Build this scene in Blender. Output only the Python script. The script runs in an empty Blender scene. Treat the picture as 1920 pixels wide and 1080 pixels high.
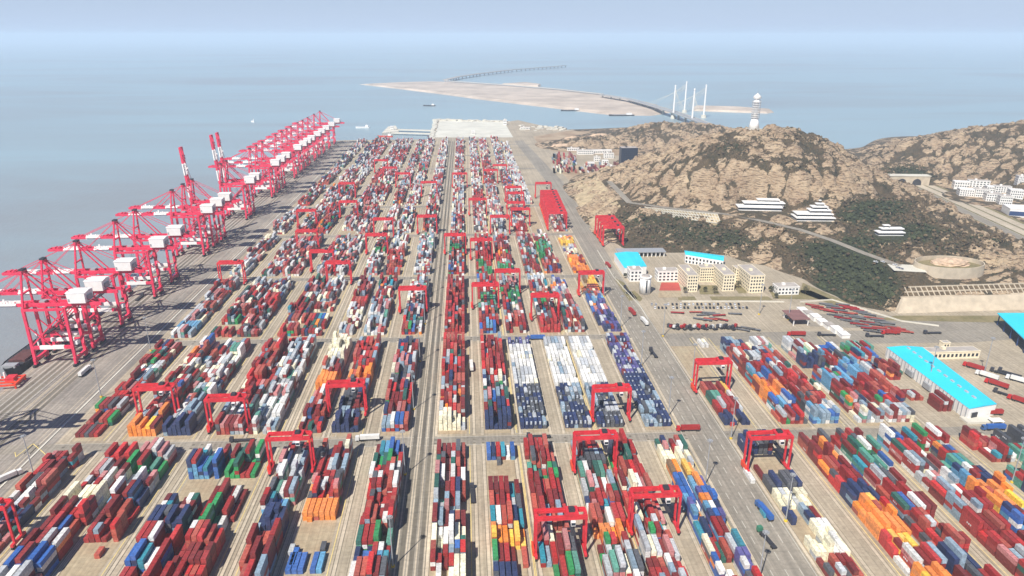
import bpy, math, random
import numpy as np
from mathutils import Vector, Matrix
R = random.Random(7)
C = bpy.context.scene.collection
rad = math.radians
SHADE = {}

# ------------------------------------------------------------------ camera model
F = 1300.0; CAMH = 242.0; HORIZ = 65.0; VPX = 868.0
th = math.atan((540 - HORIZ) / F)
yaw = math.atan((960 - VPX) * math.cos(th) / F)
FW = Vector((math.sin(yaw) * math.cos(th), math.cos(yaw) * math.cos(th), -math.sin(th)))
RT = Vector((math.cos(yaw), -math.sin(yaw), 0))
UP = RT.cross(FW)

def at(px, py, z=0.0):
    d = RT * ((px - 960) / F) + UP * ((540 - py) / F) + FW
    t = (z - CAMH) / d.z
    return (d.x * t, d.y * t, z)

def proj(x, y, z):
    v = Vector((x, y, z - CAMH)); c = FW.dot(v)
    return (960 + F * RT.dot(v) / c, 540 - F * UP.dot(v) / c, c)

cd = bpy.data.cameras.new('camera'); cam = bpy.data.objects.new('camera', cd); C.objects.link(cam)
cd.sensor_width = 36; cd.lens = F / 1920 * 36; cd.clip_start = 1; cd.clip_end = 120000
m = Matrix(((RT.x, UP.x, -FW.x), (RT.y, UP.y, -FW.y), (RT.z, UP.z, -FW.z))).to_4x4()
m.translation = Vector((0, 0, CAMH)); cam.matrix_world = m
bpy.context.scene.camera = cam

# ------------------------------------------------------------------ light
SAZ, SEL = 33.0, 50.0
w = bpy.data.worlds.new('World'); bpy.context.scene.world = w; w.use_nodes = True
nt = w.node_tree; bg = nt.nodes['Background']
sky = nt.nodes.new('ShaderNodeTexSky'); sky.sky_type = 'NISHITA'; sky.sun_disc = False
sky.sun_elevation = rad(SEL); sky.sun_rotation = rad(180 + SAZ)
sky.air_density = 1.0; sky.dust_density = 0.3; sky.ozone_density = 4.0
tint = nt.nodes.new('ShaderNodeVectorMath'); tint.operation = 'MULTIPLY'; tint.inputs[1].default_value = (1.0, 1.05, 1.3)
nt.links.new(sky.outputs[0], tint.inputs[0]); 
tcn = nt.nodes.new('ShaderNodeTexCoord'); sx_ = nt.nodes.new('ShaderNodeSeparateXYZ'); nt.links.new(tcn.outputs['Generated'], sx_.inputs[0])
hr = nt.nodes.new('ShaderNodeMapRange'); hr.interpolation_type = 'SMOOTHSTEP'; hr.inputs['From Min'].default_value = -0.01; hr.inputs['From Max'].default_value = 0.16; hr.inputs['To Min'].default_value = 1; hr.inputs['To Max'].default_value = 0
nt.links.new(sx_.outputs['Z'], hr.inputs['Value']); hm2 = nt.nodes.new('ShaderNodeMix'); hm2.data_type = 'RGBA'
hm2.inputs[7].default_value = (8.0, 10.0, 13.2, 1); nt.links.new(tint.outputs[0], hm2.inputs[6]); nt.links.new(hr.outputs[0], hm2.inputs[0]); nt.links.new(hm2.outputs[2], bg.inputs[0]); bg.inputs[1].default_value = 0.052
sl = bpy.data.lights.new('sun', 'SUN'); sl.energy = 5.0; sl.angle = rad(0.5); sl.color = (1, 0.95, 0.87)
so = bpy.data.objects.new('sun', sl); C.objects.link(so)
ldir = Vector((math.sin(rad(SAZ)) * math.cos(rad(SEL)), math.cos(rad(SAZ)) * math.cos(rad(SEL)), -math.sin(rad(SEL))))
so.rotation_euler = ldir.to_track_quat('-Z', 'Y').to_euler(); so.location = (-300, -500, 900)
vs = bpy.context.scene.view_settings
vs.view_transform = 'Standard'; vs.look = 'None'; vs.gamma = 1; vs.exposure = 0.36
bpy.context.scene.cycles.volume_bounces = 2; bpy.context.scene.cycles.max_bounces = 8

# ------------------------------------------------------------------ materials
def mat(name, col, rough=0.7, var=0.12, scale=0.15, metal=0.0, bump=0.0, attr=False, obj=False, detail=3):
    mt = bpy.data.materials.new(name); mt.use_nodes = True
    n = mt.node_tree.nodes; L = mt.node_tree.links; b = n['Principled BSDF']
    b.inputs['Roughness'].default_value = rough; b.inputs['Metallic'].default_value = metal
    tc = n.new('ShaderNodeNewGeometry')
    nz = n.new('ShaderNodeTexNoise'); nz.inputs['Scale'].default_value = scale; nz.inputs['Detail'].default_value = detail
    L.new(tc.outputs['Position'], nz.inputs['Vector'])
    mr = n.new('ShaderNodeMapRange'); mr.inputs['From Min'].default_value = 0.3; mr.inputs['From Max'].default_value = 0.7
    mr.inputs['To Min'].default_value = 1 - var; mr.inputs['To Max'].default_value = 1 + var
    L.new(nz.outputs['Fac'], mr.inputs['Value'])
    mx = n.new('ShaderNodeVectorMath'); mx.operation = 'SCALE'
    if attr:
        a = n.new('ShaderNodeAttribute'); a.attribute_name = 'Col'; L.new(a.outputs['Color'], mx.inputs[0])
    else:
        mx.inputs[0].default_value = col[:3]
    L.new(mr.outputs[0], mx.inputs['Scale']); L.new(mx.outputs[0], b.inputs['Base Color'])
    if bump:
        bp = n.new('ShaderNodeBump'); bp.inputs['Strength'].default_value = bump; bp.inputs['Distance'].default_value = 0.5
        L.new(nz.outputs['Fac'], bp.inputs['Height']); L.new(bp.outputs[0], b.inputs['Normal'])
    return mt

M = {}
M['red'] = mat('crane_red_paint', (0.72, 0.038, 0.095), 0.45, 0.15, 0.3)
M['red2'] = mat('gantry_red_paint', (0.60, 0.028, 0.040), 0.5, 0.2, 0.3)
M['white'] = mat('white_paint', (0.82, 0.80, 0.76), 0.5, 0.06, 0.3)
M['dark'] = mat('dark_steel', (0.035, 0.035, 0.04), 0.6, 0.2, 0.5)
M['grey'] = mat('grey_steel', (0.32, 0.33, 0.34), 0.5, 0.1, 0.5)
M['cable'] = mat('stay_steel', (0.50, 0.05, 0.07), 0.5, 0.1, 0.5)
M['glass'] = mat('dark_glass', (0.02, 0.03, 0.045), 0.15, 0.3, 0.2)
M['cream'] = mat('cream_render', (0.80, 0.70, 0.50), 0.8, 0.06, 0.1)
M['whitewall'] = mat('white_render', (0.80, 0.78, 0.73), 0.8, 0.06, 0.1)
M['concrete'] = mat('concrete', (0.50, 0.42, 0.31), 0.9, 0.15, 0.15, bump=0.2)
M['paleconc'] = mat('pale_concrete', (0.60, 0.57, 0.48), 0.9, 0.1, 0.05)
M['roofgrey'] = mat('roof_felt', (0.40, 0.36, 0.32), 0.85, 0.15, 0.2)
M['leaf'] = mat('foliage', (0.038, 0.046, 0.018), 0.9, 0.45, 0.12)
M['leafdry'] = mat('dry_scrub', (0.11, 0.078, 0.042), 0.9, 0.45, 0.12)
M['bark'] = mat('bark', (0.10, 0.07, 0.05), 0.9)
M['navy'] = mat('navy_paint', (0.03, 0.06, 0.16), 0.5, 0.1)
M['black_hull'] = mat('black_hull_paint', (0.018, 0.018, 0.022), 0.5, 0.2, 0.2)
M['orange_red'] = mat('orange_deck_paint', (0.75, 0.06, 0.02), 0.5, 0.15, 0.3)
M['rubber'] = mat('tyre_rubber', (0.02, 0.02, 0.02), 0.9)
M['yellow'] = mat('yellow_paint', (0.75, 0.50, 0.02), 0.5)
M['silver'] = mat('silver_paint', (0.45, 0.46, 0.48), 0.35)
M['attr'] = mat('container_paint', None, 0.55, 0.28, 0.9, attr=True, detail=4)
M['attrbox'] = mat('painted_metal', None, 0.5, 0.10, 0.35, attr=True)

def cyan_mat():
    mt = mat('cyan_roof_sheet', (0.035, 0.62, 0.80), 0.5, 0.05, 0.05)
    n = mt.node_tree.nodes; L = mt.node_tree.links; b = n['Principled BSDF']
    wv = n.new('ShaderNodeTexWave'); wv.inputs['Scale'].default_value = 1.2; wv.bands_direction = 'Y'
    g = n.new('ShaderNodeNewGeometry'); L.new(g.outputs['Position'], wv.inputs['Vector'])
    bp = n.new('ShaderNodeBump'); bp.inputs['Strength'].default_value = 0.25; bp.inputs['Distance'].default_value = 0.15
    L.new(wv.outputs['Fac'], bp.inputs['Height']); L.new(bp.outputs[0], b.inputs['Normal'])
    return mt
M['cyan'] = cyan_mat()

def ground_mat(name, c1, c2, streak=0.25, scale=0.02, sy=0.12):
    """worn pavement: large stains, tyre streaks that run along the lanes, fine grain"""
    mt = bpy.data.materials.new(name); mt.use_nodes = True
    n = mt.node_tree.nodes; L = mt.node_tree.links; b = n['Principled BSDF']; b.inputs['Roughness'].default_value = 0.9
    g = n.new('ShaderNodeNewGeometry')
    a = n.new('ShaderNodeTexNoise'); a.inputs['Scale'].default_value = scale; a.inputs['Detail'].default_value = 6; a.inputs['Roughness'].default_value = 0.62
    L.new(g.outputs['Position'], a.inputs['Vector'])
    cr = n.new('ShaderNodeMix'); cr.data_type = 'RGBA'
    cr.inputs[6].default_value = (*c1, 1); cr.inputs[7].default_value = (*c2, 1)
    mr = n.new('ShaderNodeMapRange'); mr.inputs['From Min'].default_value = 0.35; mr.inputs['From Max'].default_value = 0.68
    L.new(a.outputs['Fac'], mr.inputs['Value']); L.new(mr.outputs[0], cr.inputs[0])
    mp = n.new('ShaderNodeMapping'); mp.inputs['Scale'].default_value = (0.9, 0.008 if sy else 0.9, 1)
    L.new(g.outputs['Position'], mp.inputs['Vector'])
    s = n.new('ShaderNodeTexNoise'); s.inputs['Scale'].default_value = 0.7; s.inputs['Detail'].default_value = 3
    L.new(mp.outputs[0], s.inputs['Vector'])
    fg = n.new('ShaderNodeTexNoise'); fg.inputs['Scale'].default_value = 0.45; fg.inputs['Detail'].default_value = 5
    L.new(g.outputs['Position'], fg.inputs['Vector'])
    m1 = n.new('ShaderNodeMapRange'); m1.inputs['From Min'].default_value = 0.3; m1.inputs['From Max'].default_value = 0.7
    m1.inputs['To Min'].default_value = 1 - streak; m1.inputs['To Max'].default_value = 1 + streak
    L.new(s.outputs['Fac'], m1.inputs['Value'])
    m2 = n.new('ShaderNodeMapRange'); m2.inputs['From Min'].default_value = 0.3; m2.inputs['From Max'].default_value = 0.7
    m2.inputs['To Min'].default_value = 0.86; m2.inputs['To Max'].default_value = 1.14
    L.new(fg.outputs['Fac'], m2.inputs['Value'])
    mm = n.new('ShaderNodeMath'); mm.operation = 'MULTIPLY'; L.new(m1.outputs[0], mm.inputs[0]); L.new(m2.outputs[0], mm.inputs[1])
    bt = n.new('ShaderNodeTexBrick'); bt.inputs['Scale'].default_value = 1.0; bt.inputs['Brick Width'].default_value = 5.0; bt.inputs['Row Height'].default_value = 6.0; bt.inputs['Mortar Size'].default_value = .12; bt.offset = 0
    bt.inputs['Color1'].default_value = (1, 1, 1, 1); bt.inputs['Color2'].default_value = (.93, .93, .93, 1); bt.inputs['Mortar'].default_value = (.78, .78, .78, 1)
    L.new(g.outputs['Position'], bt.inputs['Vector'])
    st = n.new('ShaderNodeTexNoise'); st.inputs['Scale'].default_value = .11; st.inputs['Detail'].default_value = 6; st.inputs['Roughness'].default_value = .75; L.new(g.outputs['Position'], st.inputs['Vector'])
    m3 = n.new('ShaderNodeMapRange'); m3.inputs['From Min'].default_value = .58; m3.inputs['From Max'].default_value = .72; m3.inputs['To Min'].default_value = 1; m3.inputs['To Max'].default_value = .66; L.new(st.outputs['Fac'], m3.inputs['Value'])
    m4 = n.new('ShaderNodeMath'); m4.operation = 'MULTIPLY'; L.new(mm.outputs[0], m4.inputs[0]); L.new(m3.outputs[0], m4.inputs[1])
    m5 = n.new('ShaderNodeMath'); m5.operation = 'MULTIPLY'; L.new(m4.outputs[0], m5.inputs[0]); L.new(bt.outputs['Color'], m5.inputs[1])
    sc = n.new('ShaderNodeVectorMath'); sc.operation = 'SCALE'; L.new(cr.outputs[2], sc.inputs[0]); L.new((m5 if sy else m4).outputs[0], sc.inputs['Scale'])
    L.new(sc.outputs[0], b.inputs['Base Color'])
    return mt
M['yard'] = ground_mat('yard_pavement', (0.44, 0.37, 0.27), (0.31, 0.26, 0.185), 0.18)
M['apron'] = ground_mat('quay_apron', (0.33, 0.29, 0.24), (0.20, 0.18, 0.155), 0.25)
M['road'] = ground_mat('worn_asphalt', (0.31, 0.275, 0.22), (0.23, 0.205, 0.165), 0.2)
M['runway'] = ground_mat('pale_runway', (0.56, 0.48, 0.36), (0.44, 0.37, 0.27), 0.10)
M['track'] = ground_mat('dark_track', (0.13, 0.115, 0.09), (0.20, 0.175, 0.13), 0.15)
M['earth'] = ground_mat('stacking_ground', (0.36, 0.27, 0.17), (0.42, 0.35, 0.23), 0.12, 0.05)
M['verge'] = ground_mat('verge_grass', (0.16, 0.14, 0.06), (0.26, 0.21, 0.11), 0.05, 0.06, 0)
M['sand'] = ground_mat('dredged_sand', (0.60, 0.50, 0.40), (0.36, 0.30, 0.24), 0.0, 0.007, 0)
M['waste'] = ground_mat('brown_waste_ground', (0.26, 0.17, 0.10), (0.46, 0.36, 0.24), 0.0, 0.02, 0)
M['whiteline'] = mat('road_paint', (0.52, 0.49, 0.41), 0.8, 0.15, 0.3)
M['yellowline'] = mat('yellow_road_paint', (0.70, 0.55, 0.20), 0.8, 0.15, 0.3)

# ------------------------------------------------------------------ mesh helpers
class MB:
    def __init__(s): s.v = []; s.f = []; s.mi = []; s.c = []; s.mats = []
    def _m(s, m):
        if m not in s.mats: s.mats.append(m)
        return s.mats.index(m)
    def faces(s, vs, fs, m='grey', col=None):
        o = len(s.v); s.v.extend(vs); k = s._m(m)
        for f in fs: s.f.append(tuple(o + i for i in f)); s.mi.append(k); s.c.append(col)
        return s
    def box(s, x0, x1, y0, y1, z0, z1, m='grey', col=None, taper=0.0, bottom=True):
        t = taper
        vs = [(x0+t, y0+t, z0), (x1-t, y0+t, z0), (x1-t, y1-t, z0), (x0+t, y1-t, z0), (x0, y0, z1), (x1, y0, z1), (x1, y1, z1), (x0, y1, z1)]
        fs = [(0, 1, 5, 4), (1, 2, 6, 5), (2, 3, 7, 6), (3, 0, 4, 7), (4, 5, 6, 7)]
        if bottom: fs.append((3, 2, 1, 0))
        return s.faces(vs, fs, m, col)
    def obox(s, cx, cy, z0, lx, ly, h, ang, m='grey', col=None):
        ca, sa = math.cos(ang), math.sin(ang)
        def p(x, y, z): return (cx + x*ca - y*sa, cy + x*sa + y*ca, z)
        a, b = lx/2, ly/2
        vs = [p(-a,-b,z0), p(a,-b,z0), p(a,b,z0), p(-a,b,z0), p(-a,-b,z0+h), p(a,-b,z0+h), p(a,b,z0+h), p(-a,b,z0+h)]
        return s.faces(vs, [(0,1,5,4),(1,2,6,5),(2,3,7,6),(3,0,4,7),(4,5,6,7),(3,2,1,0)], m, col)
    def beam(s, a, b, w_, h_=None, m='grey', col=None):
        a = Vector(a); b = Vector(b); d = (b - a).normalized(); h_ = h_ or w_
        up = Vector((0, 0, 1)) if abs(d.z) < 0.95 else Vector((0, 1, 0))
        x = d.cross(up).normalized() * w_ / 2; y = x.cross(d).normalized() * h_ / 2
        vs = [tuple(q) for q in (a-x-y, a+x-y, a+x+y, a-x+y, b-x-y, b+x-y, b+x+y, b-x+y)]
        return s.faces(vs, [(0,1,5,4),(1,2,6,5),(2,3,7,6),(3,0,4,7),(4,5,6,7),(3,2,1,0)], m, col)
    def cyl(s, cx, cy, z0, z1, r0, r1=None, n=12, m='grey', col=None):
        r1 = r0 if r1 is None else r1
        vs = [(cx+r0*math.cos(i*2*math.pi/n), cy+r0*math.sin(i*2*math.pi/n), z0) for i in range(n)] + \
             [(cx+r1*math.cos(i*2*math.pi/n), cy+r1*math.sin(i*2*math.pi/n), z1) for i in range(n)]
        fs = [(i, (i+1) % n, n+(i+1) % n, n+i) for i in range(n)] + [tuple(range(n, 2*n)), tuple(range(n-1, -1, -1))]
        return s.faces(vs, fs, m, col)
    def prism(s, pts, z0, z1, m='grey', col=None):
        n = len(pts); a = sum(pts[i][0]*pts[(i+1) % n][1]-pts[(i+1) % n][0]*pts[i][1] for i in range(n))
        if a < 0: pts = pts[::-1]
        vs = [(p[0], p[1], z0) for p in pts] + [(p[0], p[1], z1) for p in pts]
        return s.faces(vs, [(i, (i+1) % n, n+(i+1) % n, n+i) for i in range(n)] + [tuple(range(n, 2*n)), tuple(range(n-1, -1, -1))], m, col)
    def sheet(s, pts, z, m='grey', col=None):
        n = len(pts); a = sum(pts[i][0]*pts[(i+1) % n][1]-pts[(i+1) % n][0]*pts[i][1] for i in range(n))
        if a < 0: pts = pts[::-1]
        return s.faces([(p[0], p[1], z) for p in pts], [tuple(range(n))], m, col)
    def strip(s, pts, wd, m='grey', z=None):
        P = [Vector(p) if len(p) == 3 else Vector((p[0], p[1], z)) for p in pts]
        vs = []
        for i, p in enumerate(P):
            d = (P[min(i+1, len(P)-1)] - P[max(i-1, 0)]); d.z = 0; d.normalize(); nn = Vector((-d.y, d.x, 0)) * wd/2
            vs += [tuple(p+nn), tuple(p-nn)]
        return s.faces(vs, [(2*i+1, 2*i+3, 2*i+2, 2*i) for i in range(len(P)-1)], m)
    def build(s, name, parent=None, loc=None):
        me = bpy.data.meshes.new(name); me.from_pydata(s.v, [], s.f)
        for k in s.mats: me.materials.append(M[k])
        me.polygons.foreach_set('material_index', s.mi)
        if any(c is not None for c in s.c):
            ca = me.color_attributes.new('Col', 'FLOAT_COLOR', 'CORNER')
            arr = []
            for f, c in zip(s.f, s.c): arr += list((*(c or (0.5, 0.5, 0.5)), 1.0)) * len(f)
            ca.data.foreach_set('color', arr)
        me.update()
        o = bpy.data.objects.new(name, me); C.objects.link(o)
        if parent is not None: o.parent = parent
        if loc is not None: o.location = loc
        return o

def tag(o, label, cat, group=None):
    o['label'] = label; o['category'] = cat
    if group: o['group'] = group
    return o
def struct(o, kind='structure'): o['kind'] = kind; return o
def empty(name, loc, rz=0.0):
    o = bpy.data.objects.new(name, None); C.objects.link(o); o.location = loc; o.rotation_euler = (0, 0, rz); o.empty_display_size = 1
    return o
KIDS = {}
def kids(o):
    return [c for c in C.objects if c.parent == o]
def copy_tree(tmpl, loc, rz=None):
    """tmpl = (root, [(child, [sub...])...])"""
    root, ch = tmpl
    r = root.copy(); C.objects.link(r); r.location = loc
    if rz is not None: r.rotation_euler = (0, 0, rz)
    for c, subs in ch:
        n = c.copy(); C.objects.link(n); n.parent = r
        for q in subs:
            k = q.copy(); C.objects.link(k); k.parent = n
    return r
def tmpl(root):
    return (root, [(c, kids(c)) for c in kids(root)])

# ------------------------------------------------------------------ layout of the yard
SL = 0.03                                            # cross roads lean a little against the columns
COLX = [(-253, -235.6), (-219.5, -202), (-197.5, -180), (-164, -146.5), (-143.5, -126), (-111.5, -97), (-90.5, -73), (-58.5, -41),
        (-21.5, -4), (8.5, 26), (31.5, 49), (61, 78.5), (82, 99.5), (113.5, 131),
        (166, 183.5), (204.5, 222), (225, 242.5), (255.5, 273), (276, 293.5), (309, 326.5), (330, 347.5)]
BANDS = dict(A=(228, 371), B=(392, 529), C=(547, 686), D=(706, 850), E=(874, 1010), F=(1032, 1166), G=(1188, 1320), H=(1344, 1478), I=(1500, 1630), J=(1650, 1706))
ROADS = [381, 538, 696, 862, 1021, 1177, 1332, 1489, 1640]

# setting ------------------------------------------------------------
b = MB()
QX = -340.0
coast = [(QX, -50), (QX, 1720), (-300, 1735), (-216, 1737), (-82, 1741), (-82, 2150), (126, 2096), (160, 2130), (210, 2010), (275, 1905), (400, 1700), (560, 1420), (760, 1250), (1500, 1230), (2300, 900), (2300, -50)]
b.prism(coast, -7.5, 0.0, 'yard'); struct(b.build('ground'))
b = MB(); Rr = 60000
vs = [(0, 0, -5)]; rings = [300, 900, 2500, 6000, 15000, Rr]; N = 48
for r_ in rings: vs += [(r_*math.cos(i*2*math.pi/N), r_*math.sin(i*2*math.pi/N), -5) for i in range(N)]
fs = [(0, 1+i, 1+(i+1) % N) for i in range(N)]
for k in range(len(rings)-1):
    o_ = 1+k*N; fs += [(o_+i, o_+N+i, o_+N+(i+1) % N, o_+(i+1) % N) for i in range(N)]
def water_mat():
    mt = bpy.data.materials.new('sea_water'); mt.use_nodes = True
    n = mt.node_tree.nodes; L = mt.node_tree.links; bb = n['Principled BSDF']
    g = n.new('ShaderNodeNewGeometry')
    a = n.new('ShaderNodeTexNoise'); a.inputs['Scale'].default_value = 0.0012; a.inputs['Detail'].default_value = 7; a.inputs['Roughness'].default_value = .62; a.inputs['Distortion'].default_value = .6; mpw = n.new('ShaderNodeMapping'); mpw.inputs['Scale'].default_value = (.45, 1.3, 1); mpw.inputs['Rotation'].default_value = (0, 0, .5); L.new(g.outputs['Position'], mpw.inputs['Vector']); L.new(mpw.outputs[0], a.inputs['Vector'])
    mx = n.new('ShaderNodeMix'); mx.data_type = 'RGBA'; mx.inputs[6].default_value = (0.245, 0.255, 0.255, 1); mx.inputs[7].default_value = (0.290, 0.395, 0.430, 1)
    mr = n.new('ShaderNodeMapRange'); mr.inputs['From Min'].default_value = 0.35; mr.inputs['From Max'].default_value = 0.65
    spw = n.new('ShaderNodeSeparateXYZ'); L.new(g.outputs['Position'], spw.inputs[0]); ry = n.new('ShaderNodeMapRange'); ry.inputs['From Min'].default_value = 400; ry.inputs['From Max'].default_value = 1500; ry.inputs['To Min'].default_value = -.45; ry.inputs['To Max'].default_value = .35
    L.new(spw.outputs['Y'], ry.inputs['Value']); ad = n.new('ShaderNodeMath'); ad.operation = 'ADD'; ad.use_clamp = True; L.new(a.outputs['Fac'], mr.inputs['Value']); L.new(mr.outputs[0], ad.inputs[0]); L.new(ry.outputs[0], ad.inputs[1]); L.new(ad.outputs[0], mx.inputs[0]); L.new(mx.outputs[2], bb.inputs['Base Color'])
    bb.inputs['Roughness'].default_value = 0.32; bb.inputs['IOR'].default_value = 1.33
    w1 = n.new('ShaderNodeTexNoise'); w1.inputs['Scale'].default_value = 0.12; w1.inputs['Detail'].default_value = 6; w1.inputs['Roughness'].default_value = 0.65
    L.new(g.outputs['Position'], w1.inputs['Vector'])
    bp = n.new('ShaderNodeBump'); bp.inputs['Strength'].default_value = 0.5; bp.inputs['Distance'].default_value = 1.2
    L.new(w1.outputs['Fac'], bp.inputs['Height']); L.new(bp.outputs[0], bb.inputs['Normal'])
    return mt
M['sea'] = water_mat()
b.faces(vs, fs, 'sea'); struct(b.build('water'))

# quay apron
b = MB(); b.sheet([(QX, 150), (-262, 150), (-262, 1719), (QX, 1719)], 0.02, 'apron'); struct(b.build('quay_apron'))
# cross roads and long roads
b = MB()
for Y in ROADS:
    x0, x1 = (-268, 150) if Y > 400 else (-300, 420)
    if Y == 538: x1 = 150
    b.sheet([(x0, Y-SL*x0-5), (x1, Y-SL*x1-5), (x1, Y-SL*x1+5), (x0, Y-SL*x0+5)], 0.05, 'road')
b.sheet([(134.5, 180), (163, 180), (163, 700), (169, 1200), (140, 1700), (118, 1700), (140, 1200), (134.5, 700)], 0.08, 'road')
b.sheet([(163, 512), (420, 503), (600, 520), (600, 545), (420, 530), (163, 538)], 0.05, 'road')
b.sheet([(300, 545), (420, 525), (900, 545), (900, 585), (440, 556), (300, 575)], 0.065, 'road')
struct(b.build('road'))
# central corridor: dark bands between pale kerb lines
b = MB()
b.sheet([(-40, 150), (-24, 150), (-24, 1700), (-40, 1700)], 0.10, 'road')
for x0, x1 in ((-37.2, -35.0), (-32.2, -30.0), (-27.4, -25.4)): b.sheet([(x0, 150), (x1, 150), (x1, 1700), (x0, 1700)], 0.13, 'track')
struct(b.build('corridor_pavement'))
b = MB()
for x in (-38.6, -34.2, -32.8, -28.8, -24.8): b.sheet([(x-.35, 150), (x+.35, 150), (x+.35, 1700), (x-.35, 1700)], 0.16, 'runway')
for x, wd in ((-268.3, 1.1),): b.box(x-wd/2, x+wd/2, 150, 1700, 0.05, 0.35, 'paleconc')
struct(b.build('kerb'))
b = MB()
for x in (-336, -306): 
    b.sheet([(x-.9, 150), (x+.9, 150), (x+.9, 1719), (x-.9, 1719)], 0.05, 'runway'); b.sheet([(x-.22, 150), (x+.22, 150), (x+.22, 1719), (x-.22, 1719)], 0.08, 'track')
for x in (-331, -326, -321, -316, -311): b.sheet([(x-.25, 150), (x+.25, 150), (x+.25, 1719), (x-.25, 1719)], 0.05, 'whiteline')
for x in (-333.5, -328.5, -323.5, -318.5, -313.5, -301, -296): b.sheet([(x-1.1, 150), (x+1.1, 150), (x+1.1, 1719), (x-1.1, 1719)], 0.035, 'track' if x > -325 else 'road')
for x in (-302.5, -298.2, -275, -271.5): b.sheet([(x-.3, 150), (x+.3, 150), (x+.3, 1719), (x-.3, 1719)], 0.05, 'runway')
struct(b.build('quay_rails'))
b = MB(); b.sheet([at(*p)[:2] for p in ((1000, 256), (1060, 246), (1130, 246), (1190, 252), (1215, 290), (1160, 292), (1100, 288), (1040, 284), (1012, 275))], 0.04, 'waste'); b.sheet([at(*p)[:2] for p in ((1040, 298), (1090, 312), (1140, 318), (1130, 332), (1075, 345), (1050, 322))], 0.04, 'waste'); struct(b.build('waste_ground'))
# gantry runways, stacking ground and lane lines
b = MB(); e = MB(); mk = MB(); pad = MB()
LANES = []
for ci, (x0, x1) in enumerate(COLX):
    left = ci in (2, 4, 6, 10, 12, 13, 16, 18)       # side on which the truck lane lies
    side = 'R' if ci in (0, 2, 4, 6, 9, 11, 8, 7, 13, 14, 16, 18, 20) else 'L'
    LANES.append(side)
    rx = (x0-1.7, x1+5.3) if side == 'R' else (x0-5.3, x1+1.7)
    for bn, (y0, y1) in BANDS.items():
        if ci > 13 and bn not in 'AB': continue
        if ci == 13 and bn > 'E': continue
        if ci in (19, 20) and bn == 'B': continue
        ya, yb = y0-3, y1+3
        if bn == 'A': ya = 150
        s0, s1 = -SL*x0, -SL*x1
        e.sheet([(x0-.6, ya+s0), (x1+.6, ya+s1), (x1+.6, yb+s1), (x0-.6, yb+s0)], 0.03, 'earth')
        for r_ in rx:
            b.sheet([(r_-.85, ya-2-SL*r_), (r_+.85, ya-2-SL*r_), (r_+.85, yb+4-SL*r_), (r_-.85, yb+4-SL*r_)], 0.045+.003*ci, 'runway')
            mk.sheet([(r_-1.15, ya-SL*r_), (r_-.95, ya-SL*r_), (r_-.95, yb-SL*r_), (r_-1.15, yb-SL*r_)], 0.13+.0031*ci, 'track')
            mk.sheet([(r_+.95, ya-SL*r_), (r_+1.15, ya-SL*r_), (r_+1.15, yb-SL*r_), (r_+.95, yb-SL*r_)], 0.131+.0031*ci, 'track')
            if yb < 700:
                for dy in (3.2, 7.5): pad.sheet([(r_-.8, yb+dy-SL*r_), (r_+.8, yb+dy-SL*r_), (r_+.8, yb+dy+1.5-SL*r_), (r_-.8, yb+dy+1.5-SL*r_)], 0.12+.0013*ci, 'track')
        lx = x1+2.4 if side == 'R' else x0-2.4
        mk.sheet([(lx-.2, ya-SL*lx), (lx+.2, ya-SL*lx), (lx+.2, yb-SL*lx), (lx-.2, yb-SL*lx)], 0.06+.0011*ci, 'yellowline')
struct(e.build('stacking_ground')); struct(b.build('gantry_runway')); struct(pad.build('turning_pad'))
for Y in ROADS:
    x0, x1 = -262, 132
    for dy in (-4.7, 4.5): mk.sheet([(x0, Y-SL*x0+dy), (x1, Y-SL*x1+dy), (x1, Y-SL*x1+dy+.3), (x0, Y-SL*x0+dy+.3)], 0.12, 'whiteline')
for x in (135.2, 141.5, 148.8, 156, 162.2):
    y = 180
    while y < 700:
        mk.sheet([(x-.18, y), (x+.18, y), (x+.18, y+(6 if 136 < x < 161 else 12)), (x-.18, y+(6 if 136 < x < 161 else 12))], 0.12, 'whiteline'); y += 12
# hatched boxes of paint at the lane mouths
for ci in (9, 11, 3, 5, 14, 16):
    x1 = COLX[ci][1]
    for Y in (381, 538):
        for k in range(2):
            xa = x1+2+k*4.5; yy = Y-SL*xa+6.5
            for q in (0, 3): mk.sheet([(xa+q, yy), (xa+q+.3, yy), (xa+q+.3, yy+5), (xa+q, yy+5)], 0.12, 'whiteline')
            for q in (0, 4.7): mk.sheet([(xa, yy+q), (xa+3.3, yy+q), (xa+3.3, yy+q+.3), (xa, yy+q+.3)], 0.12, 'whiteline')
p = [at(28, 848), at(30, 857), at(62, 832), at(92, 858)]
for i in range(3): mk.strip([(p[i][0], p[i][1], .12), (p[i+1][0], p[i+1][1], .12)], .5, 'yellowline')
struct(mk.build('road_marking'))

# ------------------------------------------------------------------ containers
PAL = {'maroon': (0.20, 0.024, 0.022), 'dark red': (0.34, 0.025, 0.022), 'bright red': (0.52, 0.028, 0.026), 'rust red': (0.42, 0.085, 0.055),
       'orange': (0.80, 0.24, 0.030), 'white': (0.70, 0.69, 0.65), 'light grey': (0.46, 0.48, 0.49), 'cream': (0.80, 0.74, 0.52),
       'blue grey': (0.24, 0.33, 0.40), 'blue': (0.035, 0.12, 0.38), 'light blue': (0.12, 0.32, 0.50), 'navy': (0.030, 0.045, 0.115),
       'bright green': (0.030, 0.27, 0.08), 'sea green': (0.10, 0.31, 0.23), 'dark green': (0.03, 0.12, 0.09), 'teal': (0.03, 0.26, 0.34),
       'pink': (0.50, 0.19, 0.18), 'dark grey': (0.09, 0.095, 0.105), 'purple': (0.10, 0.09, 0.26), 'yellow': (0.80, 0.48, 0.05), 'brown': (0.20, 0.12, 0.06)}
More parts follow.
